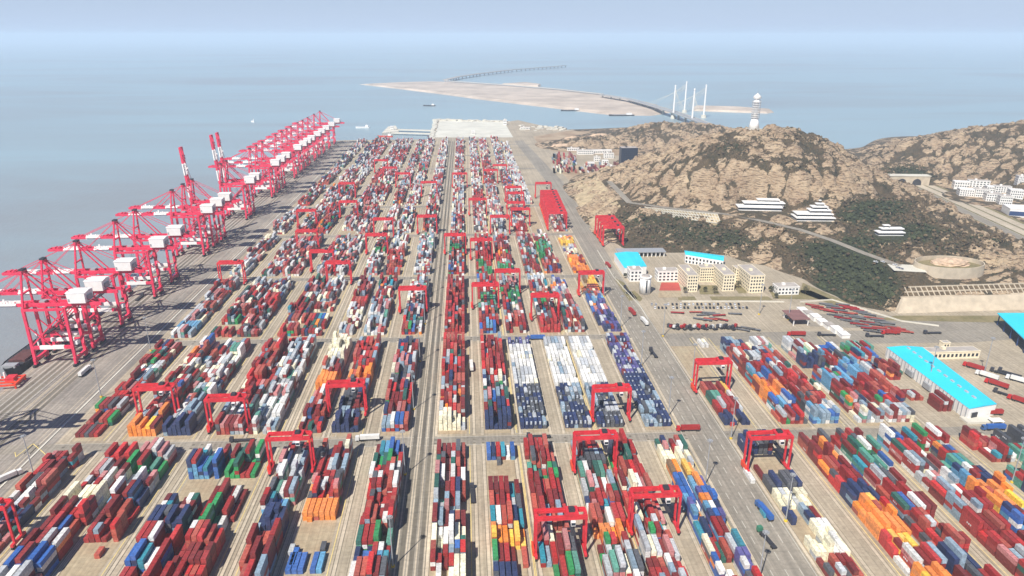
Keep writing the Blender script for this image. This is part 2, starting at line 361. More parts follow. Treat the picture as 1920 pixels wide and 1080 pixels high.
MIX = {'m': 'maroon*8,dark red*7,bright red*3,rust red*4,white*2,light grey*2,navy*2,dark green*2,bright green,blue grey*2,blue,cream,orange,dark grey*2,teal,pink*2',
       'r': 'bright red*4,dark red*5,rust red*3,white,maroon*3,dark grey,blue grey', 'H': 'white*4,light grey*5,blue grey*3,cream*2,maroon*2,dark red*2,pink*6,dark grey*2,rust red','w': 'white*5,light grey*5,blue grey*3,cream*2,sea green,dark red,maroon*2,pink*2,dark grey',
       'h': 'white*2,light grey*4,blue grey*3,cream*2,maroon*4,dark red*4,pink*4,dark grey*3,rust red*2,dark green,navy', 'c': 'cream*9,white*2,light grey', 'o': 'orange*7,rust red*2,bright red,yellow,maroon',
       'g': 'bright green*4,sea green*3,dark green*2,dark red*3,maroon,white', 's': 'sea green*6,teal*2,white,dark red,blue', 'b': 'blue*4,light blue*2,navy*2,white,teal,dark red*2,maroon', 'u': 'blue*5,purple*3,white*3,orange*2,light blue*2,navy',
       'n': 'navy*7,blue grey,dark grey*2,maroon', 'k': 'white*8,light grey*3,cream,blue grey', 'N': 'navy*7,dark grey*4,blue grey*2,light grey', 'd': 'maroon*6,dark red*3,rust red*2,dark grey,light grey', 'P': 'purple*5,navy*3,light grey*2,maroon',
       'q': 'purple*4,blue*2,light grey*2,pink*2,white', 'a': 'light blue*4,blue grey*3,blue*2,white', 'y': 'yellow*5,orange*3,cream,brown'}
for k, v in MIX.items():
    L_ = []
    for t in v.split(','):
        a_ = t.split('*'); L_ += [a_[0]] * (int(a_[1]) if len(a_) > 1 else 1)
    MIX[k] = L_
# per column for the two near bands: (heights, palettes), from far (left) to near (right)
SPEC = {
 'A': [('3333322333', 'mrmwnmmrmm'), ('5445545555', 'rmmcrmmbwmm'), ('4455440000', 'wgwbrrmmmm'), ('3500555544', 'bb..mnrbrmm'), ('4303445444', 'gg.rggrdrnm'),
       ('5554445555', 'mhwwbnrrrmb'), ('4334200110', 'hmhmoy.b.m.'), ('3355554455', 'bgrmrrgbrra'), ('3444444443', 'mmwmwmcmcc'), ('2003333333', 'b.bmmmomnmw'),
       ('4443444444', 'rmgrmrmmgmm'), ('4444443444', 'rnghmromwmm'), ('5444444434', 'rgrhrmmwmmr'), ('3333343333', 'hcyuuubmurb'), ('4013322322', 'nnwncnccdc'),
       ('4434444344', 'domrnooomo'), ('4543344444', 'dgswrmdrnrm'), ('5443454345', 'bmwwrrrrhmr'), ('5344544543', 'gmsboybrrrr'), ('3404543344', 'rmmsndmmrm'), ('3304443344', 'nsmsbndmmn')],
 'B': [('3333332321', 'mmmwmmmmmd'), ('4444455444', 'qomcmmmmmo'), ('3444444444', 'wwwwwhwhhn'), ('4444444344', 'rrrrrmmdwh'), ('4444444344', 'wwwwwwwwwww'),
       ('5554444443', 'ccchoohmmm'), ('4444444444', 'rrrromnnnnn'), ('4445444444', 'nmmhmhmmhm'), ('4444444444', 'rrmrrmmrmc'), ('4444444444', 'rrrrrwmmmn'),
       ('2222222222', 'PkkkkkNNNN'), ('2222222222', 'kkkkkkNNNN'), ('2222222222', 'kkkkkkNNNN'), ('3222222222', 'PPPPPNNNNN'), ('0000022320', '.....ogmndo'),
       ('4344434434', 'nmmdboobmb'), ('4334445443', 'wmrmrdmrarr'), ('3440344433', 'hwnmmammwwn'), ('0333444430', 'mbmaaddmww'), ('2033000000', 'gg.m......'), ('0000000000', '..........')]}
allc = []          # (x0,x1,y0,y1,z0,z1,colour,name,top,col,row,bay,band)
def fill(x0, x1, yfront, yback, spec_h, spec_p, ci, bn, rnd):
    nr = max(2, int((x1-x0)/2.85+.3)); pitch = (x1-x0)/nr
    nb = int((yback-yfront)/13.0); step = (yback-yfront)/nb
    offs = [rnd.choice((-1, 0, 0, 0, 1)) for _ in range(nr)]
    for k in range(nb):                       # k=0 is the far end
        yb = yback-k*step
        hh = int(spec_h[min(k, len(spec_h)-1)]) if spec_h else None
        pal = spec_p[min(k, len(spec_p)-1)]
        if hh == 0 or pal == '.': continue
        twenty = rnd.random() < 0.42 or pal in 'NPcu' or (pal == 'k' and rnd.random() < .5)
        base = None
        for r_ in range(nr):
            xa = x0+r_*pitch+.12
            if rnd.random() < .4: offs[r_] = rnd.choice((-2, -1, -1, 0, 0, 0, 0, 1))
            h = hh+min(offs[r_], 1 if hh < 5 else 0) if hh > 2 else hh-(rnd.random() < .25)
            if rnd.random() < .05: h = max(0, h-2)
            if pal in 'NkP': h = hh-(rnd.random() < .07)
            h = max(0, min(5, h))
            if hh >= 4 and rnd.random() < .35: h -= 1
            if h >= 3 and ci < 8 and bn != 'A' and rnd.random() < .5: h -= 1
            if h >= 3 and bn not in 'AB' and rnd.random() < .35: h -= 1
            if bn not in 'AB' and rnd.random() < .05: h = 0
            if bn == 'A' and h > 2 and rnd.random() < .38: h -= 1
            if bn == 'A' and rnd.random() < .06: h = max(0, h-3)
            if bn == 'A' and ci == 14 and k == 2: h = 1 if r_ == 0 else 0
            if rnd.random() < (.35 if pal in 'cnkNod' else .7) or base is None: base = rnd.choice(MIX[pal])
            for lane in range(2 if twenty else 1):
                ya = yb-12.3 if not twenty else yb-6.2-lane*6.25
                ln = 12.19 if not twenty else 6.06
                hl = h if not (twenty and rnd.random() < .15) else max(0, h-1)
                for t in range(hl):
                    if rnd.random() < (.7 if pal in 'cnkNo' else .45 if pal in 'rgsd' else .25): c = base
                    else: c = rnd.choice(MIX[pal])
                    s_ = -SL*xa
                    jx = rnd.uniform(-.05, .05); jy = rnd.uniform(-.12, .12)
                    allc.append((xa+jx, xa+2.44+jx, ya+s_+jy, ya+ln+s_+jy, .05+t*2.62, .05+t*2.62+2.59, c, ln > 8, t == hl-1, ci, r_, k, bn, t))
rnd = random.Random(11)
for bn, (y0, y1) in BANDS.items():
    for ci, (x0, x1) in enumerate(COLX):
        if bn not in 'AB' and ci > 13: continue
        if bn in 'FGHIJ' and ci == 13: continue
        if bn == 'J' and ci > 11: continue
        if bn in SPEC:
            h, p_ = SPEC[bn][ci]
            nb = int((y1-y0)/13.0)
            h = h[:nb]+h[-1]*(nb-len(h)); p_ = p_[:nb]+p_[-1]*(nb-len(p_))
            if bn == 'B' and ci > 13: fill(x0, x1, y0, 512, h, p_, ci, bn, rnd)
            else: fill(x0, x1, y0, y1, h, p_, ci, bn, rnd)
            continue
        nb = int((y1-y0)/13.0); h = ''; p_ = ''; cur = rnd.choice('mhwh'); ch = rnd.choice('3443')
        far = bn in 'EFGHIJ'
        for k in range(nb):
            if rnd.random() < .3: cur = rnd.choice('hhwhmmhr' if (ci < 8 or far) else 'mmrhmgr')
            if rnd.random() < .3: ch = rnd.choice('3344452')
            if rnd.random() < .03: h += '0'
            else: h += ch
            p_ += 'H' if (cur == 'h' and far) else cur
        if bn == 'C' and ci == 13: p_ = 'yyohquqPPPd'[:nb].ljust(nb, 'P'); h = '2222232222'.ljust(nb, '2')
        if bn == 'D' and ci == 13: p_ = 'qyyqqchoooo'[:nb].ljust(nb, 'o'); h = '12211222222'.ljust(nb, '2')
        if bn == 'C' and ci == 12: p_ = 'kquqhhhhmhm'[:nb].ljust(nb, 'h')
        if bn == 'C' and ci == 8: p_ = 'r'*nb
        if bn == 'C' and ci == 9: p_ = 'mrrgggmmrbb'[:nb].ljust(nb, 'b')
        if bn in 'FGH' and ci == 12: p_ = ('kHkkHHkkkH'*2)[:nb]; h = ('3230323233'*2)[:nb]
        if bn in 'EFG' and ci == 12: h = '0'*nb if bn == 'E' else h
        if bn in 'C' and ci == 0: p_ = 'h'*(nb-2)+'aw'; h = '3'*nb
        if bn in 'HI' and ci in (0, 1): p_ = 'hwnhnwhnhwh'[:nb].ljust(nb, 'h')
        fill(x0, x1, y0, y1, h, p_, ci, bn, rnd)
# loose boxes and the small blocks of the truck yard
def loose(px, py, c, long=True, ang=None, n=1):
    x, y, _ = at(px, py)
    for t in range(n): allc.append((x-1.22, x+1.22, y-(6.1 if long else 3), y+(6.1 if long else 3), .05+t*2.62, 2.64+t*2.62, c, long, t == n-1, -1, 0, 0, 'L', t))
for a_ in ((188, 1040, 'rust red', False), (607, 1030, 'dark grey', False), (553, 1050, 'blue', True), (548, 1035, 'light grey', False), (935, 862, 'dark grey', True), (1455, 770+12, 'rust red', True), (1370, 795, 'bright red', False),
           (1432, 965, 'teal', False), (585, 965, 'orange', True), (1404, 895, 'white', True)): loose(*a_)
blk = [(303, 320, 440, 500, '233', 'gmm'), (302, 318, 400, 424, '22', 'hn'), (318, 328, 388, 408, '4', 'd'), (190, 200, 500, 520, '1', 'c')]
for x0, x1, y0, y1, h, p_ in blk: fill(x0, x1, y0+SL*x0, y1+SL*x0, h, p_, -2, 'K', rnd)

def score(c):
    if not c[8]: return 0
    X, Y, Z = (c[0]+c[1])/2, (c[2]+c[3])/2, c[5]
    px, py, d = proj(X, Y, Z)
    if not (2 < px < 1918 and -5 < py < 1078): return 0
    return (c[3]-c[2])/d/d
order = sorted(range(len(allc)), key=lambda i: -score(allc[i]))
solo = set(order[:298])
ORD = ['first', 'second', 'third', 'fourth', 'fifth', 'sixth', 'seventh', 'eighth', 'ninth', 'tenth', 'eleventh']
BLK = {0: 'leftmost front block', 1: 'second front block from left', 2: 'third front block from left', 3: 'fourth front block from left', 4: 'fifth front block from left',
       5: 'third block left of corridor', 6: 'second block left of corridor', 7: 'block just left of corridor', 8: 'block just right of corridor', 9: 'second block right of corridor', 10: 'third block right of corridor',
       11: 'fourth block right of corridor', 12: 'fifth block right of corridor', 13: 'block left of right road', 14: 'block right of right road', 15: 'second block beyond right road',
       16: 'third block beyond right road', 17: 'fourth block beyond right road', 18: 'fifth block beyond right road', 19: 'sixth block beyond right road', 20: 'seventh block beyond right road'}
def cmesh(mb, c, col):
    x0, x1, y0, y1, z0, z1 = c[:6]
    v = col
    mb.box(x0, x1, y0, y1, z0, z1, 'attr', v, bottom=False)
    if c[12] in 'AB' and c[6] not in ('white', 'cream', 'light grey') and c[7] and rnd.random() < .3:
        ym = y0+rnd.choice((1.2, 4.2, 6.5)); wl = (.62, .62, .6) if rnd.random() < .8 else tuple(q*.4 for q in v)
        for q in range(3): mb.box(x0-.03, x0+.05, ym+q*1.25, ym+q*1.25+.8, z0+1.0, z0+1.9, 'attr', wl, bottom=False)
    if c[8] and c[9] in (10, 11, 12, 13) and c[12] == 'B' and c[6] != 'white' and rnd.random() < .75:
        cx = (x0+x1)/2; mb.box(cx-.6, cx+.4, y0-.25, y0+.6, z0+.8, z1+.2, 'attr', (.46, .50, .54), bottom=False)
def jitter(col, rn):
    f = rn.uniform(.8, 1.18); g = sum(col)/3; s = rn.uniform(0, .16)
    return tuple(min(.9, (ch*(1-s)+g*s)*f) for ch in col)
bulk = MB()
used = {}
for i, c in enumerate(allc):
    col = jitter(PAL[c[6]], rnd)
    if i not in solo:
        cmesh(bulk, c, col); continue
    mb = MB(); x0, x1, y0, y1, z0, z1 = c[:6]; cx, cy = (x0+x1)/2, (y0+y1)/2
    hx, hy = 1.22, (y1-y0)/2; dk = tuple(q*.72 for q in col)
    mb.box(-hx, hx, -hy, hy, 0, 2.59, 'attr', col, bottom=True)
    # corner posts, top rails and door bars stand proud of the panels
    for sx in (-1, 1):
        for sy in (-1, 1):
            mb.box(sx*hx-.09, sx*hx+.05*sx+.09, sy*hy-.09, sy*hy+.09, .01, 2.63, 'attr', dk)
    for q in range(int(hy*2/3)):
        yy = -hy+1.5+q*3; mb.box(-hx+.12, hx-.12, yy, yy+.12, 2.57, 2.64, 'attr', dk)
    for q in (-.75, -.3, .3, .75): mb.box(q-.04, q+.04, -hy-.05, -hy+.02, .15, 2.45, 'attr', tuple(min(.8, t*1.25+.05) for t in col))
    o = mb.build('shipping_container', loc=(cx, cy, z0))
    size = 'long' if c[7] else 'short'
    if c[9] >= 0:
        lane = ''
        lb = f"{c[6]} {size} container, {ORD[c[10]]} row, {ORD[c[11]]} bay before crossroad, {BLK[c[9]]}"
        if c[12] != 'A': lb = f"{c[6]} {size} container, {ORD[c[10]]} row, {ORD[c[11]]} bay behind crossroad, {BLK[c[9]]}"
    else:
        lb = f"{c[6]} {size} container standing alone on the open paving"
    if lb in used:
        lb2 = lb.replace(' container,', ' container nearer camera,')
        lb = lb2 if len(lb2.split()) <= 16 and lb2 not in used else lb.replace(' container', ' box')
    used[lb] = 1
    tag(o, lb, 'container', 'containers stacked in the yard')
for k in range(230):
    px, py = rnd.uniform(1035, 1160), rnd.uniform(292, 326); q = at(px, py)
    if px > 1085 and py < 312: continue
    c_ = jitter(PAL[rnd.choice(MIX['h' if rnd.random() < .5 else 'm'])], rnd); x_ = round(q[0]/2.9)*2.9; y_ = round(q[1]/13)*13
    for t in range(rnd.randint(1, 3)): bulk.box(x_, x_+2.44, y_, y_+12.2, .05+t*2.62, 2.64+t*2.62, 'attr', jitter(c_, rnd), bottom=False)
ob = bulk.build('container_stacks'); ob['kind'] = 'stuff'; ob['label'] = 'thousands of painted containers stacked in long blocks across the yard'; ob['category'] = 'containers'
print('containers', len(allc), 'solo', len(solo))

# ------------------------------------------------------------------ yard gantry cranes (RTG)
def make_rtg():
    root = empty('yard_gantry_crane', (0, 0, 0)); W = 12.2; D = 2.9; Hh = 22.0
    for sy in (-1, 1):
        g = MB(); g.box(-W-.6, W+.6, sy*D-.6, sy*D+.6, Hh+.2, Hh+1.9, 'red2'); g.box(-W, W, sy*D-.25, sy*D-.1, Hh+2, Hh+2.9, 'red2'); g.build('girder', root)
    for sx in (-1, 1):
        for sy in (-1, 1):
            g = MB(); g.beam((sx*W, sy*D, Hh), (sx*W, sy*D, 2.0), 1.1, .9, 'red2'); g.build('leg', root)
        s = MB(); s.box(sx*W-.7, sx*W+.7, -D-2.6, D+2.6, 1.5, 2.9, 'red2'); sb = s.build('sill_beam', root)
        for yy in (-5.2, -3.6, 3.6, 5.2):
            t = MB()
            n = 10; vs = [(sx*W-.45, yy+.72*math.cos(i*2*math.pi/n), .75+.72*math.sin(i*2*math.pi/n)) for i in range(n)] + [(sx*W+.45, yy+.72*math.cos(i*2*math.pi/n), .75+.72*math.sin(i*2*math.pi/n)) for i in range(n)]
            t.faces(vs, [(i, (i+1) % n, n+(i+1) % n, n+i) for i in range(n)]+[tuple(range(n-1, -1, -1)), tuple(range(n, 2*n))], 'rubber'); t.build('wheel', sb)
    s = MB(); s.box(-W-1.6, -W-.7, -3.5, 3.5, 1.7, 5.0, 'orange_red'); s.build('power_pack', root)
    e_ = MB()
    for sx in (-1, 1): e_ = MB(); e_.box(sx*W-.7, sx*W+.7, -D+.75, D-.75, Hh+.1, Hh+1.7, 'red2'); e_.build('end_tie', root)
    t = MB(); t.box(2.5, 8.5, -3.4, 3.4, Hh+2.0, Hh+3.2, 'red2'); t.box(3.8, 6.6, -1.6, 1.6, Hh+3.2, Hh+4.5, 'dark'); tr = t.build('trolley', root)
    k = MB(); k.box(4.6, 6.8, -4.6, -2.2, Hh-2.6, Hh-.2, 'white'); k.box(4.7, 6.7, -4.65, -4.6, Hh-2.2, Hh-.7, 'glass'); k.build('operator_cab', tr)
    sp = MB(); sp.box(4.6, 6.9, -6, 6, 15.0, 15.5, 'dark')
    for xx in (4.9, 6.6):
        for yy in (-1.5, 1.5): sp.beam((xx, yy, 15.5), (xx, yy, Hh+2), .12, .12, 'dark')
    sp.build('spreader', root)
    return tmpl(root)
rtg = make_rtg()
RT_L = [(265, 338, 790, 'over a mixed white stack beside the quay kerb'), (392, 465, 812, 'over pale stacks, left middle of the yard'), (622, 690, 783, 'over navy stacks, with orange boxes behind'),
        (507, 585, 890, 'at the front crossroad over black and white boxes'), (745, 793, 588, 'over white stacks just left of the corridor'), (1112, 1185, 792, 'over the dark navy tank rows'),
        (1075, 1160, 888, 'at the front crossroad beside bright green box'), (1010, 1102, 1048, 'lowest in view, over green and red boxes'), (1197, 1283, 1003, 'over orange and green boxes near front right'),
        (1293, 1357, 738, 'just right of the right hand road'), (1397, 1470, 888, 'over navy boxes right of the road'), (-40, 30, 1030, 'cut by the left edge of the picture'),
        (417, 465, 535, 'nearest the quay in the third band'), (580, 620, 512, 'beside another in the fourth band left'), (610, 657, 535, 'over red boxes left of centre'), (685, 725, 478, 'over cream stacks in the fourth band'),
        (1080, 1128, 556, 'over yellow boxes near the office block'), (998, 1045, 602, 'over bright red boxes right of centre'), (888, 935, 580, 'over green boxes right of the corridor'), (932, 977, 552, 'spanning the crossroad right of centre'),
        (838, 875, 478, 'just right of corridor in the fourth band'), (885, 921, 488, 'over red and cream stacks behind crossroad'), (780, 812, 440, 'just left of corridor behind fourth crossroad'), (697, 732, 446, 'over grey stacks behind fourth crossroad'),
        (875, 907, 405, 'right of corridor in the fifth band'), (948, 984, 412, 'left of the parked gantry line'), (640, 668, 410, 'far left over pinkish stacks'), (700, 728, 325, 'far off in a red cluster left'), (722, 748, 340, 'far off beside the red cluster'),
        (905, 932, 345, 'far off right of the corridor'), (952, 980, 380, 'behind the parked gantry line left'), (560, 590, 470, 'over orange boxes far left'), (792, 818, 370, 'far off just left of corridor'), (925, 950, 335, 'far off among red stacks right')]
first = True
def place_rtg(loc, lab, grp='yard gantry cranes over the stacks'):
    global first
    if first: r = rtg[0]; r.location = loc; first = False
    else: r = copy_tree(rtg, loc)
    tag(r, lab, 'gantry crane', grp); return r
for (a_, b_, yb, lb) in RT_L:
    xa = at(a_, yb); xb = at(b_, yb); cx = (xa[0]+xb[0])/2; Y = xa[1]+3.6
    best = None
    for ci, (x0, x1) in enumerate(COLX):
        for q in ((x0-1.7+x1+5.3)/2, (x0-5.3+x1+1.7)/2):
            if best is None or abs(q-cx) < abs(best-cx): best = q
    if abs(best-cx) < 6: cx = best
    place_rtg((cx, Y, 0.06), 'red gantry crane '+lb)
for a_, b_, yb, lb in ((1000, 1034, 372, 'behind the parked gantry line'), (958, 990, 392, 'one block left of the parked gantry line'), (962, 996, 425, 'left of the parked line, nearer camera'), (925, 957, 440, 'over red stacks behind fourth crossroad'), (655, 682, 372, 'far left among pale pink stacks'), (745, 770, 352, 'far off left of corridor'), (862, 886, 352, 'far off just right of corridor'), (560, 590, 428, 'over rust red boxes far left')):
    xa = at(a_, yb); xb = at(b_, yb); cx = (xa[0]+xb[0])/2; best = min([q for (x0, x1) in COLX for q in ((x0-1.7+x1+5.3)/2, (x0-5.3+x1+1.7)/2)], key=lambda q: abs(q-cx))
    place_rtg((best, xa[1]+3, .06), 'red gantry crane '+lb)
for k in range(9):
    X = 118; Y = 880+k*16.5
    place_rtg((X+.5*k, Y, 0.06), f'red gantry crane parked {ORD[k]} from front of the long line', 'gantry cranes parked in a long line')
for k in range(4):
    place_rtg((176.5, 803+k*17, 0.06), f'red gantry crane parked {ORD[k]} from front of line below hill', 'gantry cranes parked below the hill')

# ------------------------------------------------------------------ ship to shore cranes
def make_sts(raised=False):
    root = empty('quay_crane', (0, 0, 0)); W = 15.0; D = 7.5; G = 48.0
    for sx in (-1, 1):
        for sy in (-1, 1):
            g = MB(); g.beam((sx*W, sy*D, 3), (sx*W, sy*D*.93, G), 2.1, 1.7, 'red'); lg = g.build('leg', root)
            t = MB(); t.box(sx*W-.8, sx*W+.8, sy*D-4, sy*D+4, .4, 2.0, 'dark'); t.box(sx*W-.9, sx*W+.9, sy*D-1.6, sy*D+1.6, 2.0, 3.3, 'red'); t.build('wheel_bogie', root)
        s = MB(); s.box(sx*W-.95, sx*W+.95, -D-1.5, D+1.5, 4.2, 6.6, 'red'); s.build('sill_beam', root); s = MB(); s.box(sx*W-.8, sx*W+.8, -D, D, G-2.2, G-.2, 'red'); s.build('head_beam', root)
    for sy in (-1, 1):
        s = MB(); s.box(-W, W, sy*D-.8, sy*D+.8, 14.5, 17, 'red')
        s.beam((-W, sy*D, 17), (W, sy*D, G-2), .9, .9, 'red'); s.beam((-W*.0, sy*D, 17), (-W, sy*D, 34), .7, .7, 'red'); s.box(-W, W, sy*D-.6, sy*D+.6, G-2.2, G-.4, 'red')
        pb = s.build('portal_beam', root)
        p_ = MB(); p_.box(-9, 9, sy*D-.95, sy*D-.8, 14.4, 17.3, 'white'); p_.box(-9, 9, sy*D-.9, sy*D+.9, 17.05, 17.25, 'white'); p_.build('name_board', pb)
    # rear girder on the landward side, machinery house on it
    g = MB()
    for sy in (-1, 1): g.box(-W-1, W+26, sy*3.2-.7, sy*3.2+.7, G, G+2.6, 'red')
    for x in range(-14, 42, 7): g.box(x-.4, x+.4, -2.5, 2.5, G+.4, G+1.6, 'red')
    g.box(-W-1, W+26, 4.0, 5.2, G+.2, G+.4, 'red')
    g.box(-W-1, W+26, 5.15, 5.25, G+.4, G+1.5, 'red')
    g.build('rear_girder', root)
    h = MB(); h.box(18.0, 31.5, -6.4, 6.4, G+2.8, G+11.0, 'white', taper=.35)
    vs = [(17.4, -6.7, G+11.0), (32.1, -6.7, G+11.0), (32.1, 6.7, G+11.0), (17.4, 6.7, G+11.0), (17.4, 0, G+11.9), (32.1, 0, G+11.9)]
    h.faces(vs, [(0, 1, 5, 4), (1, 2, 5), (2, 3, 4, 5), (3, 0, 4)], 'white')
    hh = h.build('machinery_house', root)
    d = MB(); d.box(32.0, 32.06, -3.5, 3.5, G+4, G+8, 'grey'); d.box(18.5, 20, -6.2, -5.6, G+4, G+7, 'grey'); d.build('louvre', hh)
    # A-frame
    a_ = MB(); ap = (-W+2.5, G+27)
    for sy in (-1, 1):
        a_.beam((-W, sy*D*.9, G), (ap[0], sy*2.6, ap[1]), 1.3, 1.1, 'red'); a_.beam((W-7, sy*3.2, G+2.6), (ap[0]+1, sy*2.4, ap[1]-1), .9, .8, 'red')
    a_.box(ap[0]-1, ap[0]+1, -3.6, 3.6, ap[1]-1, ap[1]+1, 'red'); a_.box(-W-.4, -W+1.2, -D*.7, D*.7, G+10, G+11, 'red'); a_.box(ap[0]-1.6, ap[0]+1.6, -2.5, 2.5, ap[1]+1, ap[1]+2.4, 'dark')
    a_.build('apex_frame', root)
    # boom
    B = empty('boom_dummy', (0, 0, 0)) if False else None
    Lb = 66.0 if raised else 61.0; hx, hz = -W-1.2, G+1.2
    ang = rad(87) if raised else 0.0
    def P(u, y, v):      # u out along the boom, v up
        return (hx-u*math.cos(ang)-v*math.sin(ang)*0, y, hz+u*math.sin(ang)) if False else (hx-u*math.cos(ang)+v*math.sin(ang), y, hz+u*math.sin(ang)+v*math.cos(ang))
    def bbox(mb, u0, u1, y0, y1, v0, v1, m_):
        vs = [P(u0, y0, v0), P(u1, y0, v0), P(u1, y1, v0), P(u0, y1, v0), P(u0, y0, v1), P(u1, y0, v1), P(u1, y1, v1), P(u0, y1, v1)]
        mb.faces(vs, [(0, 4, 5, 1), (1, 5, 6, 2), (2, 6, 7, 3), (3, 7, 4, 0), (4, 7, 6, 5), (0, 1, 2, 3)], m_)
    bm_ = MB()
    for sy in (-1, 1): bbox(bm_, 0, Lb, sy*3.0-.65, sy*3.0+.65, -1.2, 1.2, 'red')
    for u in range(3, 61, 6): bbox(bm_, u-.35, u+.35, -2.35, 2.35, -.8, .6, 'red')
    bbox(bm_, Lb, Lb+.6, -3.6, 3.6, -1, 1, 'red')
    bo = bm_.build('boom', root)
    for (u0, u1) in ((5, 19), (33, 47)):
        wp = MB()
        for sy in (-1, 1):
            bbox(wp, u0, u1, sy*3.0-.75, sy*3.0+.75, -1.35, 1.4, 'white')
        bbox(wp, u0, u1, -4.9, -3.7, .2, .5, 'white')
        for q in range(6):
            uu = u0+1.2+q*2.2; hgt = (1.5, 2.1, 1.3, 3.6, 1.9, 1.4)[q]
            bbox(wp, uu, uu+1.5, -3.3, -2.9, 1.4, 1.4+hgt, 'white')
        wp.build('name_panel', bo)
    rr = MB()
    for u in (24, 27, 52, 55): bbox(rr, u, u+1.6, -2.6, 2.6, 1.2, 2.4, 'red')
    rr.build('boom_winch', bo)
    st = MB(); apx = (ap[0]-.8, ap[1])
    for sy in (-1, 1):
        if not raised:
            for u in (26, 53): st.beam((apx[0], sy*2.4, apx[1]), P(u, sy*3, 1.2), .38, .38, 'red')
        else:
            mid = (apx[0]-3, sy*2.4, apx[1]+6)
            st.beam((apx[0], sy*2.4, apx[1]), P(26, sy*3, 1.2), .38, .38, 'red'); st.beam((apx[0], sy*2.4, apx[1]), P(44, sy*3, 1.2), .35, .35, 'red')
    st.build('forestay', root)
    st = MB()
    for sy in (-1, 1): st.beam((ap[0]+.8, sy*2.4, ap[1]), (W+22, sy*3.2, G+2.6), .38, .38, 'red')
    st.build('backstay', root)
    tr = MB(); tr.box(-6, 0, -4.2, 4.2, G-1.0, G-.1, 'red'); tr.box(-5, -1, -2.2, 2.2, G+2.6, G+3.8, 'grey'); t_ = tr.build('trolley', root)
    k = MB(); k.box(1.5, 4.0, -1.6, 1.2, G-3.8, G-1.0, 'white'); k.box(1.42, 1.5, -1.4, 1.0, G-3.2, G-1.6, 'glass'); k.build('operator_cab', t_)
    s = MB(); s.box(-4.4, -1.8, -6.1, 6.1, 26, 26.7, 'dark')
    for x in (-4, -2.2):
        for y in (-1.5, 1.5): s.beam((x, y, 26.7), (x, y, G-1), .12, .12, 'dark')
    s.build('spreader', root)
    l = MB()
    for k_ in range(5):
        z0 = 5+k_*8.4; l.beam((W+1.5, D-3 if k_ % 2 else D+1, z0), (W+1.5, D+1 if k_ % 2 else D-3, z0+8.4), .8, .25, 'red')
    l.build('stairway', root)
    c_ = MB(); c_.box(W+1, W+3.5, -D+1, -D+5, 17, 20, 'white'); c_.build('electrical_house', root)
    return tmpl(root)
CX = -321.0
YS = [(384, 0, 'quay crane standing before all others at lower left, partly outside frame'), (516, 0, 'nearest of the red quay cranes with its boom lowered over water'), (543, 0, 'second nearest red quay crane, tight behind the front one'), (593, 0, 'third red quay crane from the front, boom level'),
      (663, 0, 'fourth red quay crane from the front, boom level'), (705, 0, 'fifth red quay crane from the front, boom level'), (800, 0, 'red quay crane two places before the first raised boom'), (833, 0, 'red quay crane directly in front of first raised boom'), (862, 1, 'red quay crane with the frontmost raised red and white boom'),
      (969, 1, 'red quay crane with left one of paired raised booms'), (993, 1, 'red quay crane with right one of paired raised booms'), (1106, 0, 'first of three tightly packed quay cranes past the raised booms'), (1141, 0, 'middle of three tightly packed quay cranes past the raised booms'),
      (1177, 0, 'last of three tightly packed quay cranes past the raised booms'), (1262, 0, 'lone red quay crane behind the tightly packed three'), (1308, 0, 'faded red quay crane, seventh from the far end'), (1345, 0, 'faded red quay crane, sixth from the far end'), (1381, 0, 'faded red quay crane, fifth from the far end'), (1440, 0, 'faded red quay crane, fourth from the far end'), (1484, 0, 'faded red quay crane, third from the far end'),
      (1535, 0, 'hazy quay crane third from the very end of the quay'), (1600, 0, 'hazy quay crane next to last at the far end'), (1668, 0, 'hazy red quay crane last at the far quay end')]
sts = make_sts(False); stsr = make_sts(True); f0 = f1 = True
for Y, rz, lb in YS:
    if rz:
        if f1: o = stsr[0]; o.location = (CX, Y, .05); f1 = False
        else: o = copy_tree(stsr, (CX, Y, .05))
    else:
        if f0: o = sts[0]; o.location = (CX, Y, .05); f0 = False
        else: o = copy_tree(sts, (CX, Y, .05))
    tag(o, lb, 'quay crane', 'red quay cranes along the waterfront')

